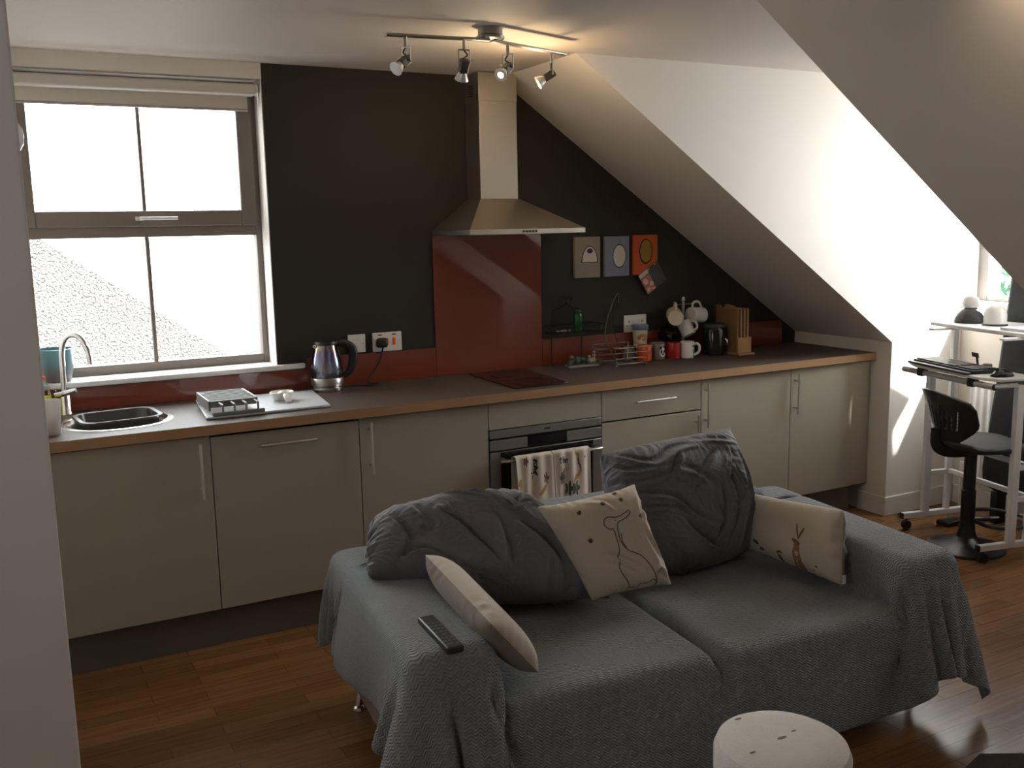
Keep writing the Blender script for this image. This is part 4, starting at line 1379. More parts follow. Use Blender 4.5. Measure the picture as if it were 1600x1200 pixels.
def rbox_push(P, c, h, r):
    """push points out of a rounded box (centre c, half size h incl. radius r)"""
    q = P - c
    hh = h - r
    cl = np.clip(q, -hh, hh)
    d = q - cl
    dist = np.sqrt((d * d).sum(-1))
    ins = dist < 1e-9
    near = (dist < r) & ~ins
    hit = np.zeros(P.shape[:-1], bool)
    if near.any():
        P[near] = c + cl[near] + d[near] / dist[near][:, None] * r
        hit |= near
    if ins.any():
        qi = q[ins]
        gap = h - np.abs(qi)
        ax = gap.argmin(-1)
        rows = np.arange(len(qi))
        qi[rows, ax] = np.sign(qi[rows, ax] + 1e-9) * h[ax]
        P[ins] = c + qi
        hit |= ins
    return hit


# ================================================================ SOFA (local frame: x along, y to the back, rotated slightly)
SO = Vector((-0.037, -1.775, 0))
STH = R(-5.0)
SM = Matrix.Translation(SO) @ Matrix.Rotation(STH, 4, 'Z')


def S(x, y, z):
    return SM @ Vector((x, y, z))


sofa = thing('sofa', SO, 'two-seat sofa under a grey quilted throw, mauve base showing at its left', 'sofa')
mauve = weave_mat('mauve_fabric', (0.24, 0.165, 0.16), 0.1, 200, 0.1)


def rounded(name, x0, x1, y0, y1, z0, z1, bev, material):
    b = MB(SM)
    b.box(x0, x1, y0, y1, z0, z1)
    o = b.build(name, material, sofa, bevel=bev, seg=4)
    return o


rounded('sofa_base', -0.93, 0.93, -0.455, 0.46, 0.125, 0.26, 0.015, mauve)
rounded('armrest', -0.945, -0.715, -0.485, 0.465, 0.13, 0.535, 0.04, mauve)
rounded('armrest', 0.715, 0.945, -0.485, 0.465, 0.13, 0.535, 0.04, mauve)
rounded('backrest', -0.712, 0.712, 0.27, 0.47, 0.13, 0.615, 0.06, mauve)
rounded('seat_cushion', -0.70, -0.028, -0.490, 0.27, 0.262, 0.366, 0.035, mauve)
rounded('seat_cushion', 0.012, 0.70, -0.490, 0.27, 0.262, 0.366, 0.035, mauve)
for (x, y) in ((-0.87, 0.37), (0.87, 0.37), (-0.87, -0.37), (0.87, -0.37)):
    b = MB(SM)
    k = 1 if x > 0 else -1
    j = 1 if y > 0 else -1
    ox, oy = 0.03 * k, (-0.02 if y > 0 else 0.02)
    b.tube([(x, y, 0.126), (x + ox, y + oy, 0.016)], [0.017, 0.012], 14)
    b.lathe([(0.0, 0.0), (0.020, 0.0), (0.022, 0.004), (0.020, 0.012), (0.012, 0.018)], (x + ox, y + oy, 0.0), 18)
    tag(b.build('leg', 'chrome', sofa), 'chrome leg')

# the throw: initial drape by arc length, then relaxed onto the sofa
ga, gb = 0.021, 0.021
AL, AR_ = 1.37, 1.375
BF, BB = 0.79, 0.80
na, nb_ = int((AL + AR_) / ga) + 1, int((BF + BB) / gb) + 1


def walk(path):
    cum = [0.0]
    for i in range(1, len(path)):
        cum.append(cum[-1] + math.dist(path[i], path[i - 1]))
    return cum


def sample(path, cum, s):
    s = np.clip(s, 0, cum[-1])
    xs = np.interp(s, cum, [p[0] for p in path])
    zs = np.interp(s, cum, [p[1] for p in path])
    return xs, zs


px_ = [(0, 0.335), (0.022, 0.376), (0.685, 0.376), (0.703, 0.39), (0.705, 0.53), (0.73, 0.545), (0.925, 0.545), (0.952, 0.53), (0.957, 0.47), (1.03, 0.10), (1.05, 0.02)]
cx = walk(px_)
av = np.linspace(-AL, AR_, na)
xa, za = sample(px_, cx, np.abs(av))
xa = xa * np.sign(av)
pf = [(0.0, 0.376), (-0.475, 0.376), (-0.502, 0.35), (-0.55, 0.03), (-0.58, -0.3)]
pb = [(0.0, 0.376), (0.24, 0.376), (0.260, 0.40), (0.268, 0.60), (0.30, 0.63), (0.44, 0.63), (0.48, 0.60), (0.52, 0.2), (0.53, -0.2)]
bv = np.linspace(-BF, BB, nb_)
yb_ = np.empty(nb_); zb_ = np.empty(nb_)
f_, c_ = walk(pf), walk(pb)
for i, v in enumerate(bv):
    q = sample(pf, f_, -v) if v < 0 else sample(pb, c_, v)
    yb_[i], zb_[i] = q[0], q[1]
ZS = 0.376
P = np.empty((na, nb_, 3))
P[..., 0] = xa[:, None]
P[..., 1] = yb_[None, :]
ua, ub = za - ZS, zb_ - ZS
UA, UB = np.meshgrid(ua, ub, indexing='ij')
up_part = np.where((UB > 0.01) & (np.abs(xa)[:, None] < 0.72), np.maximum(np.maximum(UA, 0), UB), UA)
arm_ = (np.abs(xa)[:, None] > 0.69)
side = np.where(np.abs(xa)[:, None] > 0.93, np.minimum(UA - 0.169, 0), 0)
frnt = np.minimum(UB, 0)
dn = -np.sqrt(side ** 2 + frnt ** 2)
armup = np.where(arm_, 0.169, 0.0) * np.ones_like(UB)
backup = np.where((yb_[None, :] > 0.26) & (np.abs(xa)[:, None] < 0.72), 0.254, 0.0) * np.ones_like(UA)
P[..., 2] = ZS + np.where(dn < -1e-6, np.maximum(armup, backup) + dn + np.where(np.abs(xa)[:, None] < 0.69, np.minimum(UA, 0), 0), up_part)
P[..., 2] = np.maximum(P[..., 2], 0.03)
rg = np.random.RandomState(4)
P += rg.normal(0, 0.0012, P.shape)
# gentle long waves along the hanging edges so that folds form there
hang = np.clip(-(dn) / 0.3, 0, 1)
P[..., 0] += 0.045 * hang * np.sin(yb_[None, :] * 12 + 0.6) * np.sign(xa)[:, None] * (side < 0) * np.where(xa < 0, 1.5, 1.0)[:, None]
P[..., 1] += -0.022 * hang * np.sin(xa[:, None] * 9.5 + 1.9) * (frnt < 0)
boxes = [((-0.83, -0.01, 0.332), (0.118, 0.478, 0.207), 0.04), ((0.83, -0.01, 0.332), (0.118, 0.478, 0.207), 0.04),
         ((0.0, 0.37, 0.37), (0.714, 0.107, 0.250), 0.06), ((-0.364, -0.11, 0.266), (0.338, 0.384, 0.104), 0.038), ((0.356, -0.11, 0.266), (0.346, 0.384, 0.104), 0.038),
         ((0.0, 0.0, 0.2), (0.935, 0.460, 0.07), 0.02)]
boxes = [(np.array(a), np.array(b_), r) for a, b_, r in boxes]
V = P.copy()
for step in range(110):
    vel = (P - V) * 0.94
    V = P.copy()
    P = P + vel
    P[..., 2] -= 9.8 * 0.012 ** 2
    out_x = (np.abs(P[..., 0]) > 0.95) & (P[..., 2] < 0.47)
    P[..., 0] += np.where(out_x, np.sign(P[..., 0]) * np.where(P[..., 0] > 0, 0.00022, 0.00040) * (0.55 + 0.45 * np.sin(P[..., 1] * 11 + 0.4)), 0)
    out_y = (P[..., 1] < -0.495) & (P[..., 2] < 0.34 + 0.15 * (np.abs(P[..., 0]) > 0.7))
    P[..., 1] -= np.where(out_y, 0.00040 * (0.3 + 0.7 * (np.abs(P[..., 0]) > 0.7)), 0)
    for it in range(9):
        constrain(P, ga, gb, 0.006)
        if it % 3 == 2:
            hit = np.zeros(P.shape[:-1], bool)
            for (cc, hh, rr) in boxes:
                hit |= rbox_push(P, cc, hh + 0.006, rr)
            fl = P[..., 2] < 0.012
            P[..., 2] = np.where(fl, 0.012, P[..., 2])
            hit |= fl
            mu = 0.8
            P[hit] = V[hit] + (P[hit] - V[hit]) * (1 - mu)
for (cc, hh, rr) in boxes:
    rbox_push(P, cc, hh + 0.006, rr)
TP = P


def grid_object(name, P, mats, uvs, parent=None, solid=0.0, sub=0, mx=None, loc=None):
    n, m = P.shape[:2]
    Q = P.reshape(-1, 3)
    if mx is not None:
        A = np.array(mx)
        Q = Q @ A[:3, :3].T + A[:3, 3]
    lc = np.array(loc) if loc is not None else np.zeros(3)
    idx = np.arange(n * m).reshape(n, m)
    F = np.stack([idx[:-1, :-1], idx[1:, :-1], idx[1:, 1:], idx[:-1, 1:]], -1).reshape(-1, 4)
    me = bpy.data.meshes.new(name)
    me.from_pydata([tuple(q) for q in (Q - lc)], [], [tuple(int(i) for i in f) for f in F])
    uvl = me.uv_layers.new(name='UVMap')
    U = uvs.reshape(-1, 2)
    uvl.data.foreach_set('uv', U[F.reshape(-1)].astype(np.float32).ravel())
    for x in mats:
        me.materials.append(M[x] if isinstance(x, str) else x)
    me.polygons.foreach_set('use_smooth', [True] * len(me.polygons))
    me.update()
    o = bpy.data.objects.new(name, me)
    COL.objects.link(o)
    o.location = tuple(lc)
    if parent is not None:
        attach(o, parent)
    if solid:
        s = o.modifiers.new('thickness', 'SOLIDIFY'); s.thickness = solid; s.offset = 0.9
    if sub:
        s = o.modifiers.new('smoothing', 'SUBSURF'); s.levels = s.render_levels = sub
    return o


AU, BU = np.meshgrid(av, bv, indexing='ij')
th_ = grid_object('throw_blanket', TP, ['quilt'], np.stack([AU, BU], -1), None, 0.006, 1, SM, SO)
tag(th_, 'grey quilted throw draped over the whole sofa', 'throw')


# ---------------------------------------------------------------- cushions: two sheets inflated and welded at the rim
def pillow_shape(w, h, press, slack, seed, step_n=90, n=44, gravity=0.0, kb=0.15, thick=None, noise=0.004, shrink=0.0):
    nx = n
    ny = max(12, int(n * h / w))
    Lx, Ly = w / (nx - 1) * (1 + slack), h / (ny - 1) * (1 + slack)
    gx, gy = np.meshgrid(np.linspace(-w / 2, w / 2, nx), np.linspace(-h / 2, h / 2, ny), indexing='ij')
    P = np.zeros((2, nx, ny, 3))
    P[..., 0], P[..., 1] = gx, gy
    bulge = np.clip((1 - (2 * gx / w) ** 2) * (1 - (2 * gy / h) ** 2), 0, 1) ** 0.5
    P[0, ..., 2] = bulge * 0.04
    P[1, ..., 2] = -bulge * 0.04
    rs = np.random.RandomState(seed)
    nz = rs.normal(0, 1, (2, nx, ny))
    for _ in range(3):
        nz = (nz + np.roll(nz, 1, 1) + np.roll(nz, -1, 1) + np.roll(nz, 1, 2) + np.roll(nz, -1, 2)) / 5
    P[..., 2] += nz * noise * 4 * bulge
    V = P.copy()
    for s in range(step_n):
        vel = (P - V) * 0.90
        V = P.copy()
        P = P + vel
        for L, sg in ((0, 1), (1, -1)):
            du = np.gradient(P[L], axis=0)
            dv = np.gradient(P[L], axis=1)
            nn = np.cross(du, dv) * sg
            P[L] += nn * press / (Lx * Ly) * 0.0001
        P[..., 1] -= gravity * 0.0001
        for it in range(8):
            constrain(P, Lx, Ly, kb)
            for sl_ in ((slice(0, 1), slice(None)), (slice(nx - 1, nx), slice(None)), (slice(None), slice(0, 1)), (slice(None), slice(ny - 1, ny))):
                a = (P[0][sl_] + P[1][sl_]) / 2
                P[0][sl_] = a
                P[1][sl_] = a
        if thick:
            P[..., 2] = np.clip(P[..., 2], -thick, thick)
    return P, gx, gy


def quad_pose(P, w, h, BL, BR, TL, TR, off=0.0):
    """maps pillow coordinates onto the bilinear patch of four sofa-frame corners"""
    u = P[..., 0] / w + 0.5
    v = P[..., 1] / h + 0.5
    BL, BR, TL, TR = [np.array(S(*q)) for q in (BL, BR, TL, TR)]
    u, v = u[..., None], v[..., None]
    Q = BL * (1 - u) * (1 - v) + BR * u * (1 - v) + TL * (1 - u) * v + TR * u * v
    du = (BR - BL) * (1 - v) + (TR - TL) * v
    dv = (TL - BL) * (1 - u) + (TR - BR) * u
    nn = np.cross(du, dv)
    nn /= np.linalg.norm(nn, axis=-1, keepdims=True)
    return Q + nn * (P[..., 2:3] + off)


def pillow_object(name, Q, gx, gy, material, label, extra=None, sub=1, backmat=None):
    """Q[2, nx, ny, 3] world positions -> one closed mesh"""
    nx, ny = Q.shape[1:3]
    idx0 = np.arange(nx * ny).reshape(nx, ny)
    idx1 = idx0 + nx * ny
    rim = np.zeros((nx, ny), bool); rim[0] = rim[-1] = True; rim[:, 0] = rim[:, -1] = True
    idx1 = np.where(rim, idx0, idx1)
    F0 = np.stack([idx0[:-1, :-1], idx0[1:, :-1], idx0[1:, 1:], idx0[:-1, 1:]], -1).reshape(-1, 4)
    F1 = np.stack([idx1[:-1, :-1], idx1[:-1, 1:], idx1[1:, 1:], idx1[1:, :-1]], -1).reshape(-1, 4)
    F = np.concatenate([F0, F1])
    pts = Q.reshape(-1, 3)
    used = np.unique(F)
    remap = -np.ones(len(pts), int); remap[used] = np.arange(len(used))
    lc = np.array([pts[:, 0].mean(), pts[:, 1].mean(), pts[:, 2].min()])
    me = bpy.data.meshes.new(name)
    me.from_pydata([tuple(q) for q in (pts[used] - lc)], [], [tuple(int(remap[i]) for i in f) for f in F])
    uvl = me.uv_layers.new(name='UVMap')
    U = np.concatenate([np.stack([gx, gy], -1).reshape(-1, 2), np.stack([gx + 2, gy], -1).reshape(-1, 2)])
    uvl.data.foreach_set('uv', U[F.reshape(-1)].astype(np.float32).ravel())
    me.materials.append(material)
    if backmat:
        me.materials.append(backmat)
        me.polygons.foreach_set('material_index', [0] * len(F0) + [1] * len(F1))
    me.polygons.foreach_set('use_smooth', [True] * len(F))
    me.update()
    root = thing(name, lc, label, 'cushion')
    o = bpy.data.objects.new('cover', me)
    COL.objects.link(o)
    o.location = tuple(lc)
    attach(o, root)
    if sub:
        s = o.modifiers.new('smoothing', 'SUBSURF'); s.levels = s.render_levels = sub
    return root


def upsample(P, gx, gy):
    """doubles the grid resolution of both sheets"""
    def up1(A, ax):
        n = A.shape[ax]
        i = np.arange(2 * n - 1) / 2
        lo = np.floor(i).astype(int)
        hi = np.minimum(lo + 1, n - 1)
        f = (i - lo).reshape([-1 if k == ax else 1 for k in range(A.ndim)])
        return np.take(A, lo, ax) * (1 - f) + np.take(A, hi, ax) * f
    return up1(up1(P, 1), 2), up1(up1(gx, 0), 1), up1(up1(gy, 0), 1)


def square_up(P, w, h, k, belly=0.0):
    """straightens the drawn-in sides: a stuffed cover keeps its seams nearly straight"""
    for ax, size in ((0, w), (1, h)):
        if ax == 0:
            half = (P[0, -1, :, 0] - P[0, 0, :, 0]) / 2
            mid = (P[0, -1, :, 0] + P[0, 0, :, 0]) / 2
            n = half.shape[0]
            tgt = size / 2 * (1 + belly * np.sin(PI * np.arange(n) / (n - 1)))
            f = (1 - k) + k * tgt / np.maximum(half, 1e-6)
            P[..., 0] = (P[..., 0] - mid * k) * f
        else:
            half = (P[0, :, -1, 1] - P[0, :, 0, 1]) / 2
            mid = (P[0, :, -1, 1] + P[0, :, 0, 1]) / 2
            n = half.shape[0]
            tgt = size / 2 * (1 + belly * np.sin(PI * np.arange(n) / (n - 1)))
            f = (1 - k) + k * tgt / np.maximum(half, 1e-6)
            P[..., 1] = (P[..., 1] - (mid * k)[:, None]) * f[:, None]


def fold(P, w, h, lines, seed=0, layer=0):
    """raises creases along drawn lines: (points, width, height) in 0..1 cushion coordinates"""
    U = (P[layer, ..., 0] / w + 0.5) * w
    V_ = (P[layer, ..., 1] / h + 0.5) * h
    rs = np.random.RandomState(seed)
    add = np.zeros(U.shape)
    for (pts, wd, ht) in lines:
        q = smooth_path([(x * w, y * h, 0) for x, y in pts], 7)
        best = np.full(U.shape, 9.0); sgn = np.zeros(U.shape); par = np.zeros(U.shape)
        for k in range(len(q) - 1):
            a, b_ = np.array(q[k][:2]), np.array(q[k + 1][:2])
            d = b_ - a; L2 = d @ d + 1e-12
            t_ = np.clip(((U - a[0]) * d[0] + (V_ - a[1]) * d[1]) / L2, 0, 1)
            ex, ey_ = U - a[0] - t_ * d[0], V_ - a[1] - t_ * d[1]
            ds = np.sqrt(ex * ex + ey_ * ey_)
            m_ = ds < best
            best = np.where(m_, ds, best)
            sgn = np.where(m_, np.sign(d[0] * ey_ - d[1] * ex), sgn)
            par = np.where(m_, (k + t_) / (len(q) - 1), par)
        taper = np.sin(PI * np.clip(par, 0.02, 0.98)) ** 0.6
        x = best * sgn
        wd = wd * 0.75
        add += 1.6 * ht * taper * (np.exp(-np.abs(x / wd) ** 1.3) - 0.75 * np.exp(-((x - 1.9 * wd) / (1.3 * wd)) ** 2) + 0.25 * np.exp(-((x + 3 * wd) / (1.8 * wd)) ** 2))
    rim = np.clip(np.minimum(np.minimum(U, w - U), np.minimum(V_, h - V_)) / 0.03, 0.0, 1)
    P[layer, ..., 2] += add * rim * (1 if layer == 0 else -1)


def surf(Q, u, v, lift=0.0012):
    """point on the front sheet at 0..1 coordinates"""
    nx, ny = Q.shape[1:3]
    x, y = min(max(u, 0), 1) * (nx - 1), min(max(v, 0), 1) * (ny - 1)
    i, j = min(int(x), nx - 2), min(int(y), ny - 2)
    fx, fy = x - i, y - j
    g = Q[0]
    p = g[i, j] * (1 - fx) * (1 - fy) + g[i + 1, j] * fx * (1 - fy) + g[i, j + 1] * (1 - fx) * fy + g[i + 1, j + 1] * fx * fy
    n = np.cross(g[i + 1, j] - g[i, j], g[i, j + 1] - g[i, j])
    n /= np.linalg.norm(n) + 1e-12
    return Vector(p + n * lift)


def print_lines(Q, lines, name, material, parent, width=0.0016):
    """drawn lines printed on the cushion front: thin ribbons hugging the cloth"""
    b = MB()
    for ln in lines:
        pts = smooth_path([(x, y, 0) for x, y in ln], 6) if len(ln) > 2 else [Vector((*ln[0], 0)), Vector((*ln[1], 0))]
        W3 = [surf(Q, p.x, p.y) for p in pts]
        rows = []
        for i in range(len(W3)):
            a, c = W3[max(0, i - 1)], W3[min(len(W3) - 1, i + 1)]
            t_ = (c - a)
            t_ = t_.normalized() if t_.length > 1e-9 else Vector((1, 0, 0))
            nrm = (surf(Q, pts[i].x, pts[i].y, 0.004) - W3[i]).normalized()
            s_ = t_.cross(nrm).normalized() * width * 0.5
            rows.append([W3[i] - s_, W3[i] + s_])
        b.grid(rows)
    return b.build(name, material, parent, weld=False)


def print_blobs(Q, blobs, name, material, parent):
    b = MB()
    for (u, v, ru, rv, rot) in blobs:
        n = 14
        vs = [surf(Q, u, v)]
        for k in range(n):
            a = 2 * PI * k / n
            x, y = ru * math.cos(a), rv * math.sin(a)
            vs.append(surf(Q, u + x * math.cos(rot) - y * math.sin(rot), v + x * math.sin(rot) + y * math.cos(rot)))
        b.add(vs, [(0, 1 + k, 1 + (k + 1) % n) for k in range(n)])
    return b.build(name, material, parent, weld=False)


def crumple(mt):
    """soft crumples of a loose cotton cover"""
    nt = mt.node_tree
    uv = N(nt, 'UVMap')
    a = N(nt, 'TexNoise')
    a.inputs['Scale'].default_value = 9
    a.inputs['Detail'].default_value = 3
    a.inputs['Distortion'].default_value = 1.2
    nt.links.new(uv.outputs[0], a.inputs['Vector'])
    r = math_node(nt, 'ABSOLUTE', math_node(nt, 'SUBTRACT', a.outputs['Fac'], 0.5))
    bp = N(nt, 'Bump')
    bp.invert = True
    bp.inputs['Strength'].default_value = 0.55
    bp.inputs['Distance'].default_value = 0.05
    nt.links.new(r, bp.inputs['Height'])
    old = [n for n in nt.nodes if n.type == 'BUMP' and n != bp][0]
    nt.links.new(old.outputs[0], bp.inputs['Normal'])
    nt.links.new(bp.outputs[0], nt.nodes['Principled BSDF'].inputs['Normal'])
    return mt


grey_cotton = crumple(weave_mat('grey_cotton', (0.125, 0.12, 0.13), 0.08, 500, 0.08, 0.75))
linen = weave_mat('cream_linen', (0.46, 0.395, 0.315), 0.09, 380, 0.2)
linen_back = weave_mat('taupe_linen', (0.22, 0.175, 0.14), 0.10, 380, 0.2)

# big grey back cushions
w, h = 0.74, 0.46
P, gx, gy = pillow_shape(w, h, 1.6, 0.10, 11, 110, 60, 0.6, 0.008, 0.105, 0.02)
square_up(P, w, h, 0.95, 0.03)
P, gx, gy = upsample(P, gx, gy)
fold(P, w, h, [([(0.39, 0.75), (0.33, 0.7), (0.4, 0.55), (0.47, 0.34), (0.52, 0.16)], 0.016, 0.020), ([(0.55, 0.99), (0.66, 0.85), (0.73, 0.68), (0.85, 0.74), (0.93, 0.71)], 0.013, 0.019),
               ([(0.35, 0.97), (0.5, 0.92), (0.66, 0.80)], 0.012, 0.013), ([(0.45, 0.99), (0.6, 0.93), (0.72, 0.84)], 0.009, 0.010), ([(0.62, 0.60), (0.58, 0.3), (0.54, 0.06)], 0.020, 0.016),
               ([(0.06, 0.80), (0.14, 0.36), (0.07, 0.10)], 0.014, 0.012), ([(0.88, 0.58), (0.91, 0.30), (0.95, 0.10)], 0.012, 0.014), ([(0.70, 0.58), (0.77, 0.4), (0.80, 0.19)], 0.022, 0.016),
               ([(0.10, 0.12), (0.22, 0.22), (0.34, 0.13)], 0.014, 0.014), ([(0.20, 0.82), (0.24, 0.60), (0.2, 0.45)], 0.02, 0.010), ([(0.90, 0.92), (0.84, 0.84), (0.80, 0.80)], 0.008, 0.010)], 1)
Q = quad_pose(P, w, h, (-0.905, 0.10, 0.570), (-0.135, -0.05, 0.415), (-0.85, 0.28, 0.680), (-0.29, 0.25, 0.715))
uu, vv = gx / w + 0.5, gy / h + 0.5
Q[..., 2] += 0.045 * np.sin(PI * uu) * vv - 0.045 * np.sin(PI * np.clip(uu * 1.1, 0, 1)) * (1 - vv)
pillow_object('back_cushion', Q, gx, gy, grey_cotton, 'big rumpled dark grey cushion slumped over the left arm of the sofa', sub=0)
w, h = 0.60, 0.48
P, gx, gy = pillow_shape(w, h, 1.8, 0.12, 23, 110, 60, 0.6, 0.008, 0.115, 0.03)
square_up(P, w, h, 0.95, 0.03)
P, gx, gy = upsample(P, gx, gy)
fold(P, w, h, [([(0.03, 0.96), (0.24, 0.84), (0.45, 0.91), (0.64, 0.93)], 0.011, 0.020), ([(0.02, 0.84), (0.10, 0.80), (0.27, 0.81)], 0.009, 0.018), ([(0.83, 0.80), (0.75, 0.65), (0.76, 0.51), (0.73, 0.36), (0.65, 0.18)], 0.008, 0.017),
               ([(0.82, 0.72), (0.84, 0.61), (0.87, 0.44), (0.81, 0.28), (0.76, 0.1)], 0.008, 0.016), ([(0.92, 0.90), (0.95, 0.62), (0.94, 0.44), (0.90, 0.2)], 0.010, 0.015), ([(0.08, 0.61), (0.29, 0.56), (0.4, 0.43), (0.56, 0.28)], 0.010, 0.016),
               ([(0.3, 0.42), (0.44, 0.2), (0.64, 0.06)], 0.014, 0.016), ([(0.52, 0.97), (0.76, 0.93), (0.94, 0.87)], 0.009, 0.015), ([(0.32, 0.66), (0.42, 0.82), (0.47, 0.9)], 0.009, 0.012), ([(0.51, 0.63), (0.63, 0.77), (0.73, 0.84)], 0.009, 0.011),
               ([(0.60, 0.50), (0.61, 0.34), (0.53, 0.19)], 0.007, 0.013), ([(0.68, 0.62), (0.66, 0.45), (0.60, 0.30)], 0.006, 0.010), ([(0.12, 0.50), (0.3, 0.46), (0.45, 0.34)], 0.008, 0.010), ([(0.90, 0.60), (0.88, 0.40), (0.84, 0.22)], 0.006, 0.010),
               ([(0.36, 0.78), (0.5, 0.72), (0.6, 0.60)], 0.012, 0.010), ([(0.04, 0.70), (0.2, 0.70), (0.33, 0.74)], 0.008, 0.012)], 2)
Q = quad_pose(P, w, h, (0.05, 0.09, 0.425), (0.60, 0.15, 0.425), (-0.02, 0.23, 0.835), (0.565, 0.27, 0.862))
uu, vv = gx / w + 0.5, gy / h + 0.5
Q[..., 2] -= 0.035 * np.sin(PI * uu) * (1 - vv)
pillow_object('back_cushion', Q, gx, gy, grey_cotton, 'big wrinkled dark grey cushion propped on the right half of the sofa back', sub=0)

# duck cushion
w, h = 0.38, 0.36
P, gx, gy = pillow_shape(w, h, 1.1, 0.06, 31, 90, 44, 0.0, 0.03, 0.06, 0.006)
square_up(P, w, h, 0.6, 0.0)
P, gx, gy = upsample(P, gx, gy)
fold(P, w, h, [([(0.30, 0.36), (0.45, 0.30), (0.62, 0.17)], 0.012, 0.010), ([(0.95, 0.95), (0.86, 0.75), (0.80, 0.5), (0.86, 0.25)], 0.013, 0.011), ([(0.9, 0.6), (0.92, 0.35), (0.97, 0.12)], 0.010, 0.008), ([(0.35, 0.95), (0.55, 0.88), (0.62, 0.8)], 0.010, 0.006),
               ([(0.97, 0.08), (0.86, 0.18), (0.8, 0.14)], 0.009, 0.009)], 3)
Q = quad_pose(P, w, h, (-0.225, -0.10, 0.440), (0.065, -0.11, 0.450), (-0.355, 0.03, 0.735), (0.005, 0.03, 0.765))
dk = pillow_object('duck_cushion', Q, gx, gy, linen, 'square cream cushion printed with a line-drawn duck, leaning between the grey cushions', backmat=linen_back, sub=0)
ink = mat('print_ink', (0.085, 0.062, 0.035), 0.8)
duck = [[(0.525, 0.61), (0.485, 0.615), (0.455, 0.655), (0.475, 0.70), (0.52, 0.712), (0.575, 0.70), (0.64, 0.705), (0.715, 0.73), (0.722, 0.712), (0.66, 0.672), (0.59, 0.655), (0.56, 0.61), (0.535, 0.5), (0.56, 0.42), (0.66, 0.35), (0.72, 0.24), (0.76, 0.12), (0.755, 0.06)],
        [(0.52, 0.60), (0.505, 0.5), (0.48, 0.42), (0.44, 0.36), (0.40, 0.27), (0.43, 0.17), (0.44, 0.10)], [(0.44, 0.10), (0.45, 0.02)], [(0.755, 0.08), (0.77, 0.01)],
        [(0.40, 0.05), (0.45, 0.095), (0.52, 0.07), (0.58, 0.115), (0.66, 0.10), (0.72, 0.13), (0.755, 0.10)], [(0.57, 0.56), (0.548, 0.49), (0.56, 0.44)]]
print_lines(Q, duck, 'duck_print', ink, dk, 0.0034)
bees = [(0.30, 0.80), (0.53, 0.83), (0.72, 0.92), (0.71, 0.83), (0.80, 0.66), (0.27, 0.55)]
for u, v in bees:
    print_blobs(Q, [(u, v, 0.020, 0.013, 0.4), (u + 0.009, v + 0.014, 0.012, 0.015, 0.9), (u - 0.012, v + 0.008, 0.008, 0.011, 0.2)], 'bee_print', ink, dk)
print_blobs(Q, [(0.565, 0.675, 0.007, 0.007, 0)], 'eye_print', ink, dk)

# hare cushion
w, h = 0.44, 0.25
P, gx, gy = pillow_shape(w, h, 1.0, 0.05, 41, 90, 48, 0.0, 0.12, 0.055, 0.004)
square_up(P, w, h, 0.85, 0.0)
Q = quad_pose(P, w, h, (0.555, 0.145, 0.425), (0.615, -0.305, 0.418), (0.600, 0.165, 0.625), (0.672, -0.240, 0.660))
hr = pillow_object('hare_cushion', Q, gx, gy, linen, 'oblong cream cushion printed with a sitting hare against the right arm', backmat=linen_back)
brown = mat('print_brown', (0.26, 0.125, 0.065), 0.8)
dark = mat('print_dark', (0.09, 0.06, 0.045), 0.8)
print_blobs(Q, [(0.638, 0.25, 0.038, 0.150, 0.06), (0.670, 0.155, 0.032, 0.085, 0.2), (0.612, 0.15, 0.012, 0.07, -0.1), (0.632, 0.38, 0.024, 0.06, 0.3)], 'hare_body', brown, hr)
print_blobs(Q, [(0.614, 0.435, 0.023, 0.045, 0.9), (0.628, 0.56, 0.009, 0.085, 0.1), (0.662, 0.54, 0.010, 0.080, -0.4)], 'hare_head', mat('print_tan', (0.17, 0.095, 0.055), 0.8), hr)
print_blobs(Q, [(0.623, 0.615, 0.006, 0.032, 0.1), (0.678, 0.585, 0.006, 0.030, -0.4), (0.608, 0.445, 0.004, 0.009, 0), (0.665, 0.085, 0.032, 0.014, 0), (0.47, 0.16, 0.018, 0.06, 0.15), (0.458, 0.245, 0.012, 0.022, -0.5), (0.484, 0.255, 0.010, 0.022, 0.6),
                (0.24, 0.27, 0.032, 0.030, 0.5), (0.29, 0.20, 0.030, 0.024, 0.7), (0.08, 0.25, 0.013, 0.035, 0.2), (0.80, 0.22, 0.008, 0.015, 0), (0.775, 0.155, 0.007, 0.013, 0)], 'small_print', dark, hr)
print_lines(Q, [[(0.745, 0.05), (0.75, 0.17)], [(0.77, 0.05), (0.795, 0.22)], [(0.56, 0.08), (0.565, 0.18)], [(0.35, 0.07), (0.36, 0.13)], [(0.12, 0.07), (0.3, 0.08), (0.5, 0.07), (0.8, 0.07)]], 'grass_print', mat('print_green', (0.16, 0.15, 0.08), 0.8), hr, 0.002)
p = Q[0][-1, 1]
b = MB(); b.box(p[0] - 0.004, p[0] + 0.010, p[1] - 0.006, p[1] - 0.003, p[2] - 0.002, p[2] + 0.028)
tag(b.build('care_tag', 'white_plastic', hr, smooth=False), 'white care tag')

# left small cushion, seen from behind
w, h = 0.46, 0.25
P, gx, gy = pillow_shape(w, h, 1.0, 0.05, 53, 90, 48, 0.0, 0.12, 0.05, 0.005)
square_up(P, w, h, 0.85, 0.0)
Q = quad_pose(P, w, h, (-0.60, 0.02, 0.47), (-0.575, -0.45, 0.415), (-0.760, -0.02, 0.655), (-0.730, -0.490, 0.605))
pillow_object('small_cushion', Q, gx, gy, linen_back, 'oblong cream cushion seen from its taupe back, leaning on the left arm', backmat=linen)

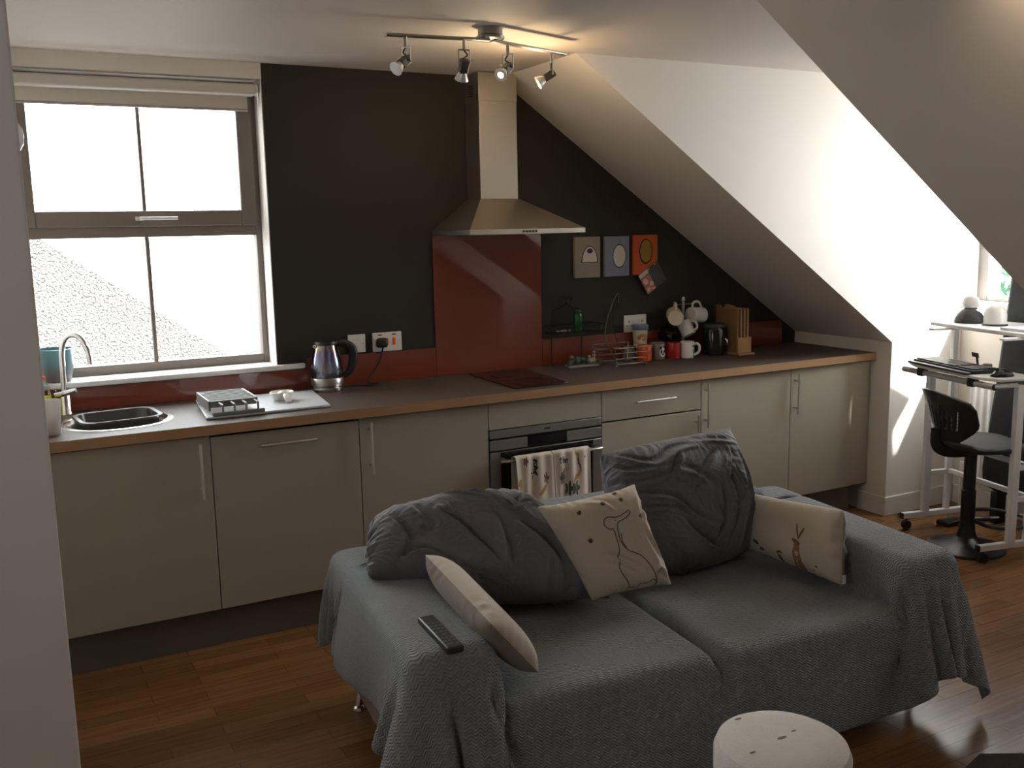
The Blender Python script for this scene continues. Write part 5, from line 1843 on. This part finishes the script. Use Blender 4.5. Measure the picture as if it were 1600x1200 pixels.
# remote control on the left arm
zr = float(TP[(np.abs(TP[..., 0] + 0.84) < 0.06) & (np.abs(TP[..., 1] + 0.38) < 0.14)][:, 2].max())
rm = SM @ Matrix.Translation((-0.838, -0.385, zr + 0.0115)) @ Matrix.Rotation(R(2), 4, 'Z')
t = thing('remote_control', rm.translation, 'black remote control lying on the left arm of the sofa', 'remote control')
b = MB(rm); b.box(-0.024, 0.024, -0.115, 0.115, -0.010, 0.010); b.build('remote_body', 'black_plastic', t, bevel=0.006, seg=3)
for r in range(8):
    for cidx in range(3):
        if r in (3,) and cidx != 1:
            continue
        b = MB(rm); x, y = (cidx - 1) * 0.013, -0.094 + r * 0.021
        b.box(x - 0.004, x + 0.004, y - 0.004, y + 0.004, 0.0098, 0.0112)
        b.build('button', mat('button_grey', (0.10, 0.10, 0.10), 0.5), t, smooth=False)

# footstool
c = Vector((-0.325, -2.768, 0))
t = thing('footstool', c, 'round white fleece footstool in the foreground', 'footstool')
b = MB()
prof = [(0.150, 0.03), (0.156, 0.05), (0.158, 0.2), (0.160, 0.365), (0.160, 0.392), (0.152, 0.412), (0.135, 0.422), (0.09, 0.429), (0.04, 0.432), (0.0, 0.4325)]
b.lathe(prof, c, 56)
fl = b.build('fleece_cover', mat('white_fleece', (0.74, 0.69, 0.63), 0.95, noise=0.07, nscale=30, bump=0.35, bscale=220, sheen=0.4), t)
MB().lathe([(0.0, 0.0), (0.14, 0.0), (0.145, 0.03), (0.0, 0.03)], c, 40).build('base_ring', 'black_plastic', t)
b = MB()
for (dx, dy, a, r) in ((-0.01, -0.01, 0.4, 0.011), (-0.035, 0.115, 0.2, 0.007), (-0.11, -0.02, 1.0, 0.006), (0.035, 0.0, 0.7, 0.006)):
    q = c + Vector((dx, dy, 0.4318 - 0.25 * (dx * dx + dy * dy)))
    b.lathe([(r, 0.0), (r * 0.6, 0.0012), (0.0, 0.0015)], q, 12, sx=1.6, sy=0.6)
b.build('stain', mat('fleece_stain', (0.24, 0.20, 0.16), 0.95), t)

# dark rug at the bottom right corner
b = MB(); b.prism([(0.663, -2.595, 0.0005), (0.395, -2.665, 0.0005), (0.12, -3.85, 0.0005), (1.30, -4.1, 0.0005), (1.58, -3.1, 0.0005)], (0, 0, 0.009))
tag(b.build('rug', mat('rug_brown', (0.035, 0.022, 0.018), 0.95, noise=0.3, nscale=40, bump=0.5, bscale=300), bevel=0.003), 'dark brown rug whose corner shows at the bottom right', 'rug')

# ---------------------------------------------------------------- tea towels on the oven handle


def towel(x0, x1, zf, zback, seed, label, fold):
    n, m_ = 26, 44
    rs = np.random.RandomState(seed)
    P = np.zeros((n, m_, 3))
    zt, yb, yfr = 0.6135, -0.628, -0.6665
    for j in range(m_):
        s = j / (m_ - 1) * (zt - zf + zt - zback + 0.06)
        lf = zt - zf
        for i in range(n):
            u = i / (n - 1)
            x = x0 + (x1 - x0) * u
            if s < lf:
                z = zf + s; y = yfr
                amp = (1 - s / lf)
                y += -0.012 * amp * (0.5 + 0.5 * math.sin(u * fold + seed)) - 0.004 * math.sin(u * fold * 2.1 + 2 * seed)
                x += 0.008 * amp * math.sin(u * 7 + seed)
            elif s < lf + 0.06:
                a = (s - lf) / 0.06 * PI
                z = zt + 0.009 * math.sin(a); y = yfr + (yb - yfr) * (1 - math.cos(a)) / 2 - 0.004 * math.sin(u * fold * 2.1 + 2 * seed) * (1 - a / PI)
            else:
                z = zt - (s - lf - 0.06); y = yb + 0.002 * math.sin(u * 9)
            P[i, j] = (x, y, z)
    lc = np.array([(x0 + x1) / 2, -0.65, zf])
    root = thing('tea_towel', lc, label, 'tea towel', 'tea towels on the oven handle')
    U, V_ = np.meshgrid(np.linspace(0, 0.3, n), np.linspace(0, 0.5, m_), indexing='ij')
    o = grid_object('cloth', P, [weave_mat('towel_cotton_%d' % seed, (0.56, 0.49, 0.42), 0.08, 300, 0.15)], np.stack([U, V_], -1), root, 0.0022, 1, None, None)
    Qs = np.stack([P, P])
    # front face normals must face the room
    def pt(u, v, lift=0.0035):
        x = u * (n - 1); y = v * (m_ - 1)
        i, j = min(int(x), n - 2), min(int(y), m_ - 2)
        fx, fy = x - i, y - j
        q = P[i, j] * (1 - fx) * (1 - fy) + P[i + 1, j] * fx * (1 - fy) + P[i, j + 1] * (1 - fx) * fy + P[i + 1, j + 1] * fx * fy
        nn = np.cross(P[i + 1, j] - P[i, j], P[i, j + 1] - P[i, j]); nn /= np.linalg.norm(nn) + 1e-12
        if nn[1] > 0:
            nn = -nn
        return Vector(q + nn * lift)
    return root, pt, (zt - zf) / (zt - zf + zt - zback + 0.06)


def towel_blobs(pt, blobs, name, material, parent):
    b = MB()
    for (u, v, ru, rv, rot) in blobs:
        n = 10
        vs = [pt(u, v)]
        for k in range(n):
            a = 2 * PI * k / n
            x, y = ru * math.cos(a), rv * math.sin(a)
            vs.append(pt(min(0.999, max(0, u + x * math.cos(rot) - y * math.sin(rot))), max(0, v + x * math.sin(rot) + y * math.cos(rot))))
        b.add(vs, [(0, 1 + k, 1 + (k + 1) % n) for k in range(n)])
    b.build(name, material, parent, weld=False)


def flower(u, v, s, n=5, k=0.62):
    return [(u + s * 0.62 * math.cos(2 * PI * i / n), v + s * k * 0.62 * math.sin(2 * PI * i / n), s * 0.42, s * 0.20 * k * 2, 2 * PI * i / n) for i in range(n)]


green_ink = mat('towel_green', (0.055, 0.075, 0.05), 0.8)
ochre_ink = mat('towel_ochre', (0.34, 0.20, 0.045), 0.8)
brown_ink = mat('towel_brown', (0.14, 0.075, 0.05), 0.8)
tan_ink = mat('towel_tan', (0.42, 0.27, 0.17), 0.8)
rt_, pt, vt = towel(0.092, 0.283, 0.395, 0.36, 1, 'floral cream tea towel on the left of the oven handle', 9.0)
towel_blobs(pt, flower(0.27, vt * 0.93, 0.06) + flower(0.80, vt * 0.52, 0.07), 'flower_print', brown_ink, rt_)
towel_blobs(pt, [(0.54 + 0.03 * ((i % 3) - 1), vt * (0.93 - 0.035 * i), 0.035, 0.012, 0.7 * i) for i in range(9)], 'sprig_print', 'black_rubber', rt_)
towel_blobs(pt, [(0.44, vt * 0.66, 0.03, 0.01, 0), (0.52, vt * 0.67, 0.03, 0.008, 0.5), (0.47, vt * 0.58, 0.025, 0.010, 0.9)], 'leaf_print', 'black_rubber', rt_)
towel_blobs(pt, [(0.08, vt * 0.5, 0.06, 0.03, 0.3), (0.10, vt * 0.4, 0.05, 0.03, 1.0), (0.72, vt * 0.28, 0.10, 0.025, 0.4)], 'ochre_print', ochre_ink, rt_)
rt2, pt2, vt2 = towel(0.288, 0.487, 0.395, 0.36, 2, 'floral tea towel with lettering on the right of the oven handle', 10.0)
towel_blobs(pt2, flower(0.24, vt2 * 0.47, 0.085, 6) + flower(0.42, vt2 * 0.22, 0.09, 5) + flower(0.58, vt2 * 0.21, 0.09, 5), 'flower_print', green_ink, rt2)
towel_blobs(pt2, [(0.66, vt2 * 0.50, 0.09, 0.022, 0.5), (0.57, vt2 * 0.43, 0.06, 0.02, 0.6), (0.60, vt2 * 0.96, 0.09, 0.02, -0.6)], 'ochre_print', ochre_ink, rt2)
towel_blobs(pt2, [(0.66, vt2 * 0.86, 0.03, 0.04, 0.2), (0.67, vt2 * 0.76, 0.025, 0.03, -0.2), (0.70, vt2 * 0.66, 0.02, 0.03, 0.4), (0.82, vt2 * 0.85, 0.018, 0.012, 0)], 'stem_print', brown_ink, rt2)


def letters(pt, strokes, name, material, parent, width):
    b = MB()
    for ln in strokes:
        pts = smooth_path([(x, y, 0) for x, y in ln], 5) if len(ln) > 2 else [Vector((*ln[0], 0)).lerp(Vector((*ln[1], 0)), k / 5) for k in range(6)]
        rows = []
        W3 = [pt(p.x, p.y) for p in pts]
        for i in range(len(W3)):
            a, c = W3[max(0, i - 1)], W3[min(len(W3) - 1, i + 1)]
            t_ = (c - a).normalized()
            s_ = t_.cross(Vector((0, -1, 0))).normalized() * width / 2
            rows.append([W3[i] - s_, W3[i] + s_])
        b.grid(rows)
    b.build(name, material, parent, weld=False)


v1 = lambda f: vt2 * f
letters(pt2, [[(0.17, v1(0.92)), (0.18, v1(0.77))], [(0.14, v1(0.875)), (0.215, v1(0.88))], [(0.245, v1(0.92)), (0.255, v1(0.77))], [(0.252, v1(0.82)), (0.275, v1(0.855)), (0.30, v1(0.84)), (0.305, v1(0.775))],
              [(0.335, v1(0.815)), (0.385, v1(0.825)), (0.375, v1(0.855)), (0.345, v1(0.85)), (0.332, v1(0.81)), (0.35, v1(0.778)), (0.388, v1(0.785))]], 'lettering', 'black_rubber', rt2, 0.0045)
letters(pt2, [[(0.19, v1(0.72)), (0.195, v1(0.58))], [(0.195, v1(0.63)), (0.22, v1(0.66)), (0.245, v1(0.64)), (0.25, v1(0.58))], [(0.29, v1(0.62)), (0.33, v1(0.63)), (0.325, v1(0.655)), (0.30, v1(0.65)), (0.288, v1(0.62)), (0.30, v1(0.59)), (0.335, v1(0.595))],
              [(0.37, v1(0.66)), (0.372, v1(0.59))], [(0.372, v1(0.63)), (0.395, v1(0.66)), (0.42, v1(0.645)), (0.425, v1(0.59))]], 'lettering', tan_ink, rt2, 0.004)

# ================================================================ DORMER CORNER: desk, stool, case, radiator
DA = Vector((2.311, -0.938, 0))
e1 = Vector((-0.223, -0.975, 0)).normalized()
e2 = Vector((0.975, -0.223, 0)).normalized()
DM = Matrix((e1, e2, Vector((0, 0, 1)))).transposed().to_4x4()
DM.translation = DA          # local: x = width (towards the camera), y = depth (towards the window)
t = thing('computer_desk', DM @ Vector((0.3, 0.2, 0)), 'white metal rolling computer desk in the dormer corner', 'desk')
for wx in (0.015, 0.575):
    MB(DM).box(wx - 0.015, wx + 0.015, -0.035, 0.40, 0.062, 0.092).build('foot_bar', 'white_metal', t, bevel=0.003)
    MB(DM).box(wx - 0.0155, wx + 0.0155, -0.039, -0.034, 0.0615, 0.0925).build('end_cap', 'black_plastic', t, bevel=0.001)
    for y in (-0.005, 0.37):
        b = MB(DM); b.cyl((wx - 0.012, y, 0.024), (wx + 0.012, y, 0.024), 0.024, 20); b.cyl((wx, y, 0.03), (wx, y, 0.062), 0.006, 8)
        b.build('castor', 'black_rubber', t)
    wp = wx + (0.012 if wx > 0.3 else 0)
    MB(DM).box(wp - 0.015, wp + 0.015, 0.085 + (0.03 if wx > 0.3 else 0), 0.125 + (0.03 if wx > 0.3 else 0), 0.092, 0.86).build('front_post', 'white_metal', t, bevel=0.003)
    MB(DM).box(wx - 0.012, wx + 0.012, 0.225, 0.255, 0.092, 1.066).build('rear_post', 'white_metal', t, bevel=0.003)
    for z in (0.30, 0.455):
        MB(DM).box(wx - 0.010, wx + 0.010, 0.125, 0.225, z - 0.012, z + 0.012).build('side_rail', 'white_metal', t, bevel=0.002)
for z in (0.305, 0.455):
    MB(DM).box(0.03, 0.56, 0.228, 0.250, z - 0.012, z + 0.012).build('cross_rail', 'white_metal', t, bevel=0.002)
MB(DM).box(0.47, 0.49, 0.230, 0.248, 0.317, 0.443).build('cross_strut', 'white_metal', t, bevel=0.002)
for wx in (0.05, 0.54):
    MB(DM).box(wx - 0.018, wx + 0.018, 0.06, 0.23, 1.066, 1.078).build('shelf_bracket', 'white_metal', t, bevel=0.002)
MB(DM).box(-0.07, 0.72, 0.15, 0.52, 1.078, 1.098).build('monitor_shelf', 'desk_board', t, bevel=0.005)
MB(DM).tube([(-0.04, -0.02, 0.860), (0.60, -0.02, 0.860)], 0.015, 16).build('tray_bar', mat('bar_grey', (0.42, 0.41, 0.41), 0.4), t)
for wx in (-0.04, 0.60):
    MB(DM).tube([(wx, -0.02, 0.860), (wx + (0.002 if wx > 0 else -0.002), -0.02, 0.860)], 0.0155, 16).build('bar_cap', 'black_plastic', t)
for wx in (0.10, 0.46):
    MB(DM).box(wx - 0.02, wx + 0.02, -0.04, 0.0, 0.842, 0.884).build('bar_clamp', 'black_plastic', t, bevel=0.006)
MB(DM).tube([(0.595, -0.02, 0.862), (0.595, 0.11, 0.862)], 0.011, 12).build('tray_arm', 'white_metal', t)
b = MB(DM); b.prism([(-0.03, 0.0, 0.884), (0.08, -0.045, 0.884), (0.52, -0.045, 0.884), (0.62, 0.0, 0.884), (0.62, 0.20, 0.884), (-0.03, 0.20, 0.884)], (0, 0, 0.016))
b.build('keyboard_tray', 'desk_board', t, bevel=0.004)
# keyboard
km = DM @ Matrix.Translation((0.245, 0.05, 0.9005)) @ Matrix.Rotation(R(-3), 4, 'Z')
t = thing('keyboard', km.translation, 'black keyboard on the desk tray', 'keyboard')
b = MB(km); b.prism([(-0.225, -0.075, 0), (0.225, -0.075, 0), (0.225, 0.075, 0), (-0.225, 0.075, 0)], (0, 0, 0.02)); b.build('keyboard_body', 'black_plastic', t, bevel=0.005)
MB(km).box(-0.225, 0.225, -0.108, -0.0755, 0.0, 0.012).build('palm_rest', mat('palm_rest', (0.05, 0.05, 0.055), 0.3), t, bevel=0.004)
b = MB(km)
for r in range(6):
    for k in range(20):
        x, y = -0.213 + k * 0.0215, -0.062 + r * 0.0225
        if 14 <= k <= 14:
            continue
        b.box(x, x + 0.0175, y, y + 0.0185, 0.0202, 0.0262)
b.build('key', mat('key_dark', (0.045, 0.045, 0.05), 0.4), t, bevel=0.001, seg=1)
# mouse
mmx = DM @ Matrix.Translation((0.555, 0.06, 0.9005))
t = thing('computer_mouse', mmx.translation, 'black computer mouse beside the keyboard', 'mouse')
b = MB(mmx); rows = []
for i in range(13):
    v = i / 12; yy = -0.055 + 0.11 * v
    wv = 0.032 * math.sin(PI * (0.08 + 0.84 * v)) ** 0.5
    hv = 0.038 * math.sin(PI * (0.06 + 0.88 * v)) ** 0.7
    rows.append([(wv * math.cos(PI * k / 12), yy, hv * math.sin(PI * k / 12)) for k in range(13)])
b.grid(rows); b.add(rows[0], [list(range(13))]); b.add(rows[-1], [list(range(13))])
b.build('mouse_body', 'black_gloss', t)
MB(mmx).cyl((-0.003, -0.03, 0.034), (0.003, -0.03, 0.034), 0.008, 12).build('scroll_wheel', 'black_rubber', t)
# small black phone holder and puck on the tray
pm = DM @ Matrix.Translation((0.255, 0.165, 0.9005))
t = thing('phone_holder', pm.translation, 'small black phone holder behind the keyboard', 'phone holder')
MB(pm).box(-0.03, 0.03, -0.012, 0.012, 0, 0.006).build('holder_foot', 'black_plastic', t, bevel=0.002)
MB(pm).prism([(0.012, 0.0, 0.004), (0.024, 0.0, 0.004), (0.004, 0.006, 0.055), (-0.008, 0.006, 0.055)], (0, 0.005, 0)).build('holder_arm', 'black_plastic', t)
MB(pm).prism([(-0.03, 0.004, 0.048), (0.016, 0.004, 0.044), (0.008, 0.006, 0.068), (-0.038, 0.006, 0.070)], (0, 0.006, 0)).build('holder_plate', 'black_plastic', t, bevel=0.002)
q = DM @ Vector((0.345, 0.160, 0.9005))
tag(MB().lathe([(0.0, 0), (0.022, 0), (0.0225, 0.002), (0.0225, 0.022), (0.02, 0.026), (0.0, 0.0265)], q, 24).build('desk_puck', mat('puck_grey', (0.12, 0.12, 0.125), 0.5)), 'small dark grey puck on the tray behind the keyboard', 'puck')

# dark flared ornament, white dome ornament, notebook, cup on the desk shelf
q = DM @ Vector((0.045, 0.30, 1.0985))
t = thing('flared_ornament', q, 'dark glossy flared ornament at the left of the desk shelf', 'ornament')
MB().lathe([(0.068, 0.0), (0.082, 0.006), (0.078, 0.02), (0.062, 0.05), (0.045, 0.068), (0.036, 0.074), (0.0, 0.075)], q, 32).build('skirt', mat('ornament_dark', (0.035, 0.035, 0.04), 0.15), t)
MB().lathe([(0.030, 0.0745), (0.040, 0.082), (0.043, 0.10), (0.036, 0.125), (0.018, 0.142), (0.0, 0.146)], q, 28).build('dome', mat('ornament_pale', (0.62, 0.60, 0.60), 0.2), t)
q = DM @ Vector((0.21, 0.31, 1.0985))
t = thing('dome_ornament', q, 'plain white dome ornament on the desk shelf before the window', 'ornament')
MB().lathe([(0.052, 0.0), (0.054, 0.01), (0.054, 0.05), (0.047, 0.08), (0.028, 0.10), (0.0, 0.106)], q, 32).build('dome', 'white_plastic', t)
MB().lathe([(0.060, 0.0), (0.060, 0.006), (0.054, 0.008)], q, 32).build('foot_ring', 'black_plastic', t)
nm_ = DM @ Matrix.Translation((0.50, 0.27, 1.0985)) @ Matrix.Rotation(R(8), 4, 'Z')
t = thing('notebook', nm_.translation, 'closed lilac notebook at the right end of the desk shelf', 'notebook')
MB(nm_).box(-0.11, 0.11, -0.085, 0.085, 0.0, 0.010).build('pages', mat('paper', (0.75, 0.74, 0.72), 0.7), t, smooth=False)
MB(nm_).box(-0.112, 0.112, -0.087, 0.087, 0.010, 0.013).build('cover', mat('lilac_cover', (0.42, 0.38, 0.55), 0.6), t, bevel=0.001)
q = DM @ Vector((0.475, 0.40, 1.0985))
mug('mug', q, 0.035, 0.08, 'white_ceramic', 'white mug on the desk shelf at the right edge', (0.3, 0.9, 0))

# swivel stool
BC = Vector((2.300, -1.315, 0))
t = thing('swivel_stool', BC, 'black swivel stool with a slotted low back in front of the desk', 'stool')
BK = mat('stool_black', (0.014, 0.014, 0.015), 0.38)
MB().lathe([(0.0, 0.0), (0.182, 0.0), (0.186, 0.006), (0.182, 0.014), (0.14, 0.026), (0.08, 0.040), (0.048, 0.065), (0.038, 0.10), (0.036, 0.14), (0.0, 0.14)], BC, 56).build('base', BK, t)
MB().lathe([(0.034, 0.13), (0.034, 0.30), (0.029, 0.305), (0.029, 0.485), (0.045, 0.50), (0.045, 0.515)], BC, 24).build('column', BK, t)
d = Vector((0.90, -0.43, 0)).normalized()      # facing direction (towards the desk)
s = Vector((d.y, -d.x, 0))                     # right of the sitter
s = -s
def L(f, r, z): return BC + d * f + s * r + Vector((0, 0, z))
b = MB()
b.tube(smooth_path([L(0.02, -0.03, 0.15), L(0.06, -0.14, 0.15), L(0.20, -0.15, 0.15), L(0.30, 0.0, 0.15), L(0.20, 0.15, 0.15), L(0.06, 0.14, 0.15), L(0.02, 0.03, 0.15)], 8), 0.010, 10)
b.tube([L(0.0, 0.0, 0.15), L(0.16, 0.0, 0.148)], 0.012, 10)
b.build('footrest', BK, t)
# seat pan: rounded dished pad
rows = []
NN = 36
def seat_outline(k, sc):
    a = 2 * PI * k / NN
    x, y = math.cos(a), math.sin(a)
    e = 0.62
    return (math.copysign(abs(x) ** e, x) * 0.195 * sc, math.copysign(abs(y) ** e, y) * 0.205 * sc)
b = MB()
for (sc, z) in ((0.0, 0.512), (0.5, 0.512), (0.9, 0.518), (1.0, 0.532), (1.0, 0.545), (0.95, 0.556), (0.8, 0.556), (0.5, 0.548), (0.0, 0.545)):
    rows.append([L(0.03 + seat_outline(k, sc)[0], seat_outline(k, sc)[1], z + 0.018 * (seat_outline(k, sc)[0] < -0.12)) for k in range(NN)])
b.grid(rows, closed=True)
b.build('seat', mat('stool_seat', (0.022, 0.022, 0.024), 0.55), t, sub=1)
# slotted curved back
NU, NV = 57, 30
BW, B0z, B1z = 0.245, 0.548, 0.805
def back_pt(u, v, off):
    z = B0z + (B1z - B0z) * v
    wv = BW * (0.86 + 0.20 * v ** 0.8)
    x = (u * 2 - 1)
    f = -0.155 - 0.045 * v + 0.10 * x * x * (1 - 0.35 * v) - off
    z -= 0.030 * x * x * v
    return L(f, x * wv, z)
def in_slot(u, v):
    if not (0.26 < v < 0.83):
        return False
    for k in range(9):
        cu = 0.20 + 0.60 * k / 8
        lo = 0.30 + 0.04 * abs(k - 4)/4
        hi = 0.80 - 0.16 * ((k * 5) % 3) / 2 - 0.05 * abs(k - 4) / 4
        cu2 = 0.5 + (cu - 0.5) * (0.80 + 0.32 * v)
        if abs(u - cu2) < 0.0145 and lo < v < hi and not (k in (3, 5) and 0.46 < v < 0.52):
            return True
    return False
def outside(u, v):
    x = abs(u * 2 - 1)
    return (v > 0.85 and x > 1 - 0.10 * ((v - 0.85) / 0.15) ** 2) or x > 0.42 + 0.58 * math.sin(min(v / 0.62, 1) * PI / 2)
NU, NV = 141, 60
keep = np.zeros((NU - 1, NV - 1), bool)
for i in range(NU - 1):
    for j in range(NV - 1):
        u, v = (i + 0.5) / (NU - 1), (j + 0.5) / (NV - 1)
        keep[i, j] = not in_slot(u, v) and not outside(u, v)
b = MB()
vs = [back_pt(i / (NU - 1), j / (NV - 1), 0) for i in range(NU) for j in range(NV)]
fs = [(i * NV + j, (i + 1) * NV + j, (i + 1) * NV + j + 1, i * NV + j + 1) for i in range(NU - 1) for j in range(NV - 1) if keep[i, j]]
b.add(vs, fs)
bo = b.build('backrest', BK, t, solid=0.012, weld=False)
b = MB()
b.tube(smooth_path([L(-0.02, 0, 0.505), L(-0.12, 0, 0.508), L(-0.17, 0, 0.54), L(-0.172, 0, 0.62)], 6), [0.022] * 19, 10, flat=1.6)
b.build('back_support', BK, t)
MB().lathe([(0.03, 0.485), (0.07, 0.497), (0.075, 0.512), (0.0, 0.513)], BC, 24).build('seat_plate', BK, t)
MB().tube([L(0.05, 0.0, 0.50), L(0.07, 0.12, 0.49), L(0.075, 0.17, 0.475)], 0.005, 8).build('height_lever', BK, t)

# black padded case behind the desk
t = thing('padded_case', (2.80, -1.24, 0), 'tall black padded case standing upright behind the desk', 'case')
def case_pts(x):
    pl = [(-1.035, 0.30), (-1.04, 0.235), (-1.08, 0.19), (-1.13, 0.172), (-1.36, 0.17), (-1.44, 0.20), (-1.46, 0.30), (-1.43, 0.80), (-1.42, 1.60), (-1.37, 1.78), (-1.22, 1.78), (-1.168, 1.65), (-1.135, 1.30), (-1.085, 0.75)]
    return [(x, y, z) for y, z in pl]
b = MB(); b.prism(case_pts(2.77), (0.09, 0, 0)); b.build('case_body', mat('case_black', (0.008, 0.0085, 0.011), 0.6, bump=0.2, bscale=200), t, bevel=0.02, seg=4)
for y in (-1.12, -1.34):
    MB().box(2.775, 2.855, y - 0.02, y + 0.02, 0.0, 0.175).build('stand_foot', 'black_plastic', t, bevel=0.004)

# radiator on the wall below the dormer window
t = thing('radiator', (2.91, -1.22, 0.16), 'white ribbed panel radiator below the dormer window', 'radiator')
b = MB()
rows = []
yy = np.linspace(-1.68, -0.86, 165)
prof = [2.897 - 0.010 * (0.5 + 0.5 * math.cos(2 * PI * (y + 0.86) / 0.042)) for y in yy]
b.grid([[(prof[i], yy[i], 0.18), (prof[i] - 0.004, yy[i], 0.20), (prof[i] - 0.004, yy[i], 0.70), (prof[i], yy[i], 0.72)] for i in range(165)])
b.box(2.90, 2.935, -1.68, -0.86, 0.18, 0.72)
b.build('radiator_panel', 'white_metal', t)
MB().box(2.925, 2.9595, -1.60, -1.56, 0.25, 0.65).box(2.925, 2.9595, -1.0, -0.96, 0.25, 0.65).build('wall_bracket', 'white_metal', t, smooth=False)
b = MB(); b.tube([(2.915, -0.86, 0.21), (2.915, -0.82, 0.21), (2.915, -0.81, 0.19), (2.915, -0.81, 0.0)], 0.008, 10); b.build('pipe', 'white_metal', t)
MB().lathe([(0.012, 0), (0.016, 0.01), (0.018, 0.05), (0.014, 0.06), (0, 0.061)], (2.915, -0.815, 0.20), 16).build('valve', 'white_plastic', t)

# cables and pedal on the floor
cp = smooth_path([(2.455, -0.768, 0.006), (2.50, -0.80, 0.006), (2.58, -0.80, 0.006), (2.63, -0.775, 0.02), (2.68, -0.755, 0.12), (2.72, -0.747, 0.30)], 8)
tag(MB().tube(cp, 0.0045, 8).build('cable', 'black_rubber'), 'thin black cable on the floor by the dormer wall', 'cable')
b = MB(); b.box(2.50, 2.62, -1.06, -0.98, 0.0005, 0.028)
tag(b.build('floor_adapter', 'black_plastic', bevel=0.006), 'black power adapter on the floor under the desk foot', 'power adapter')
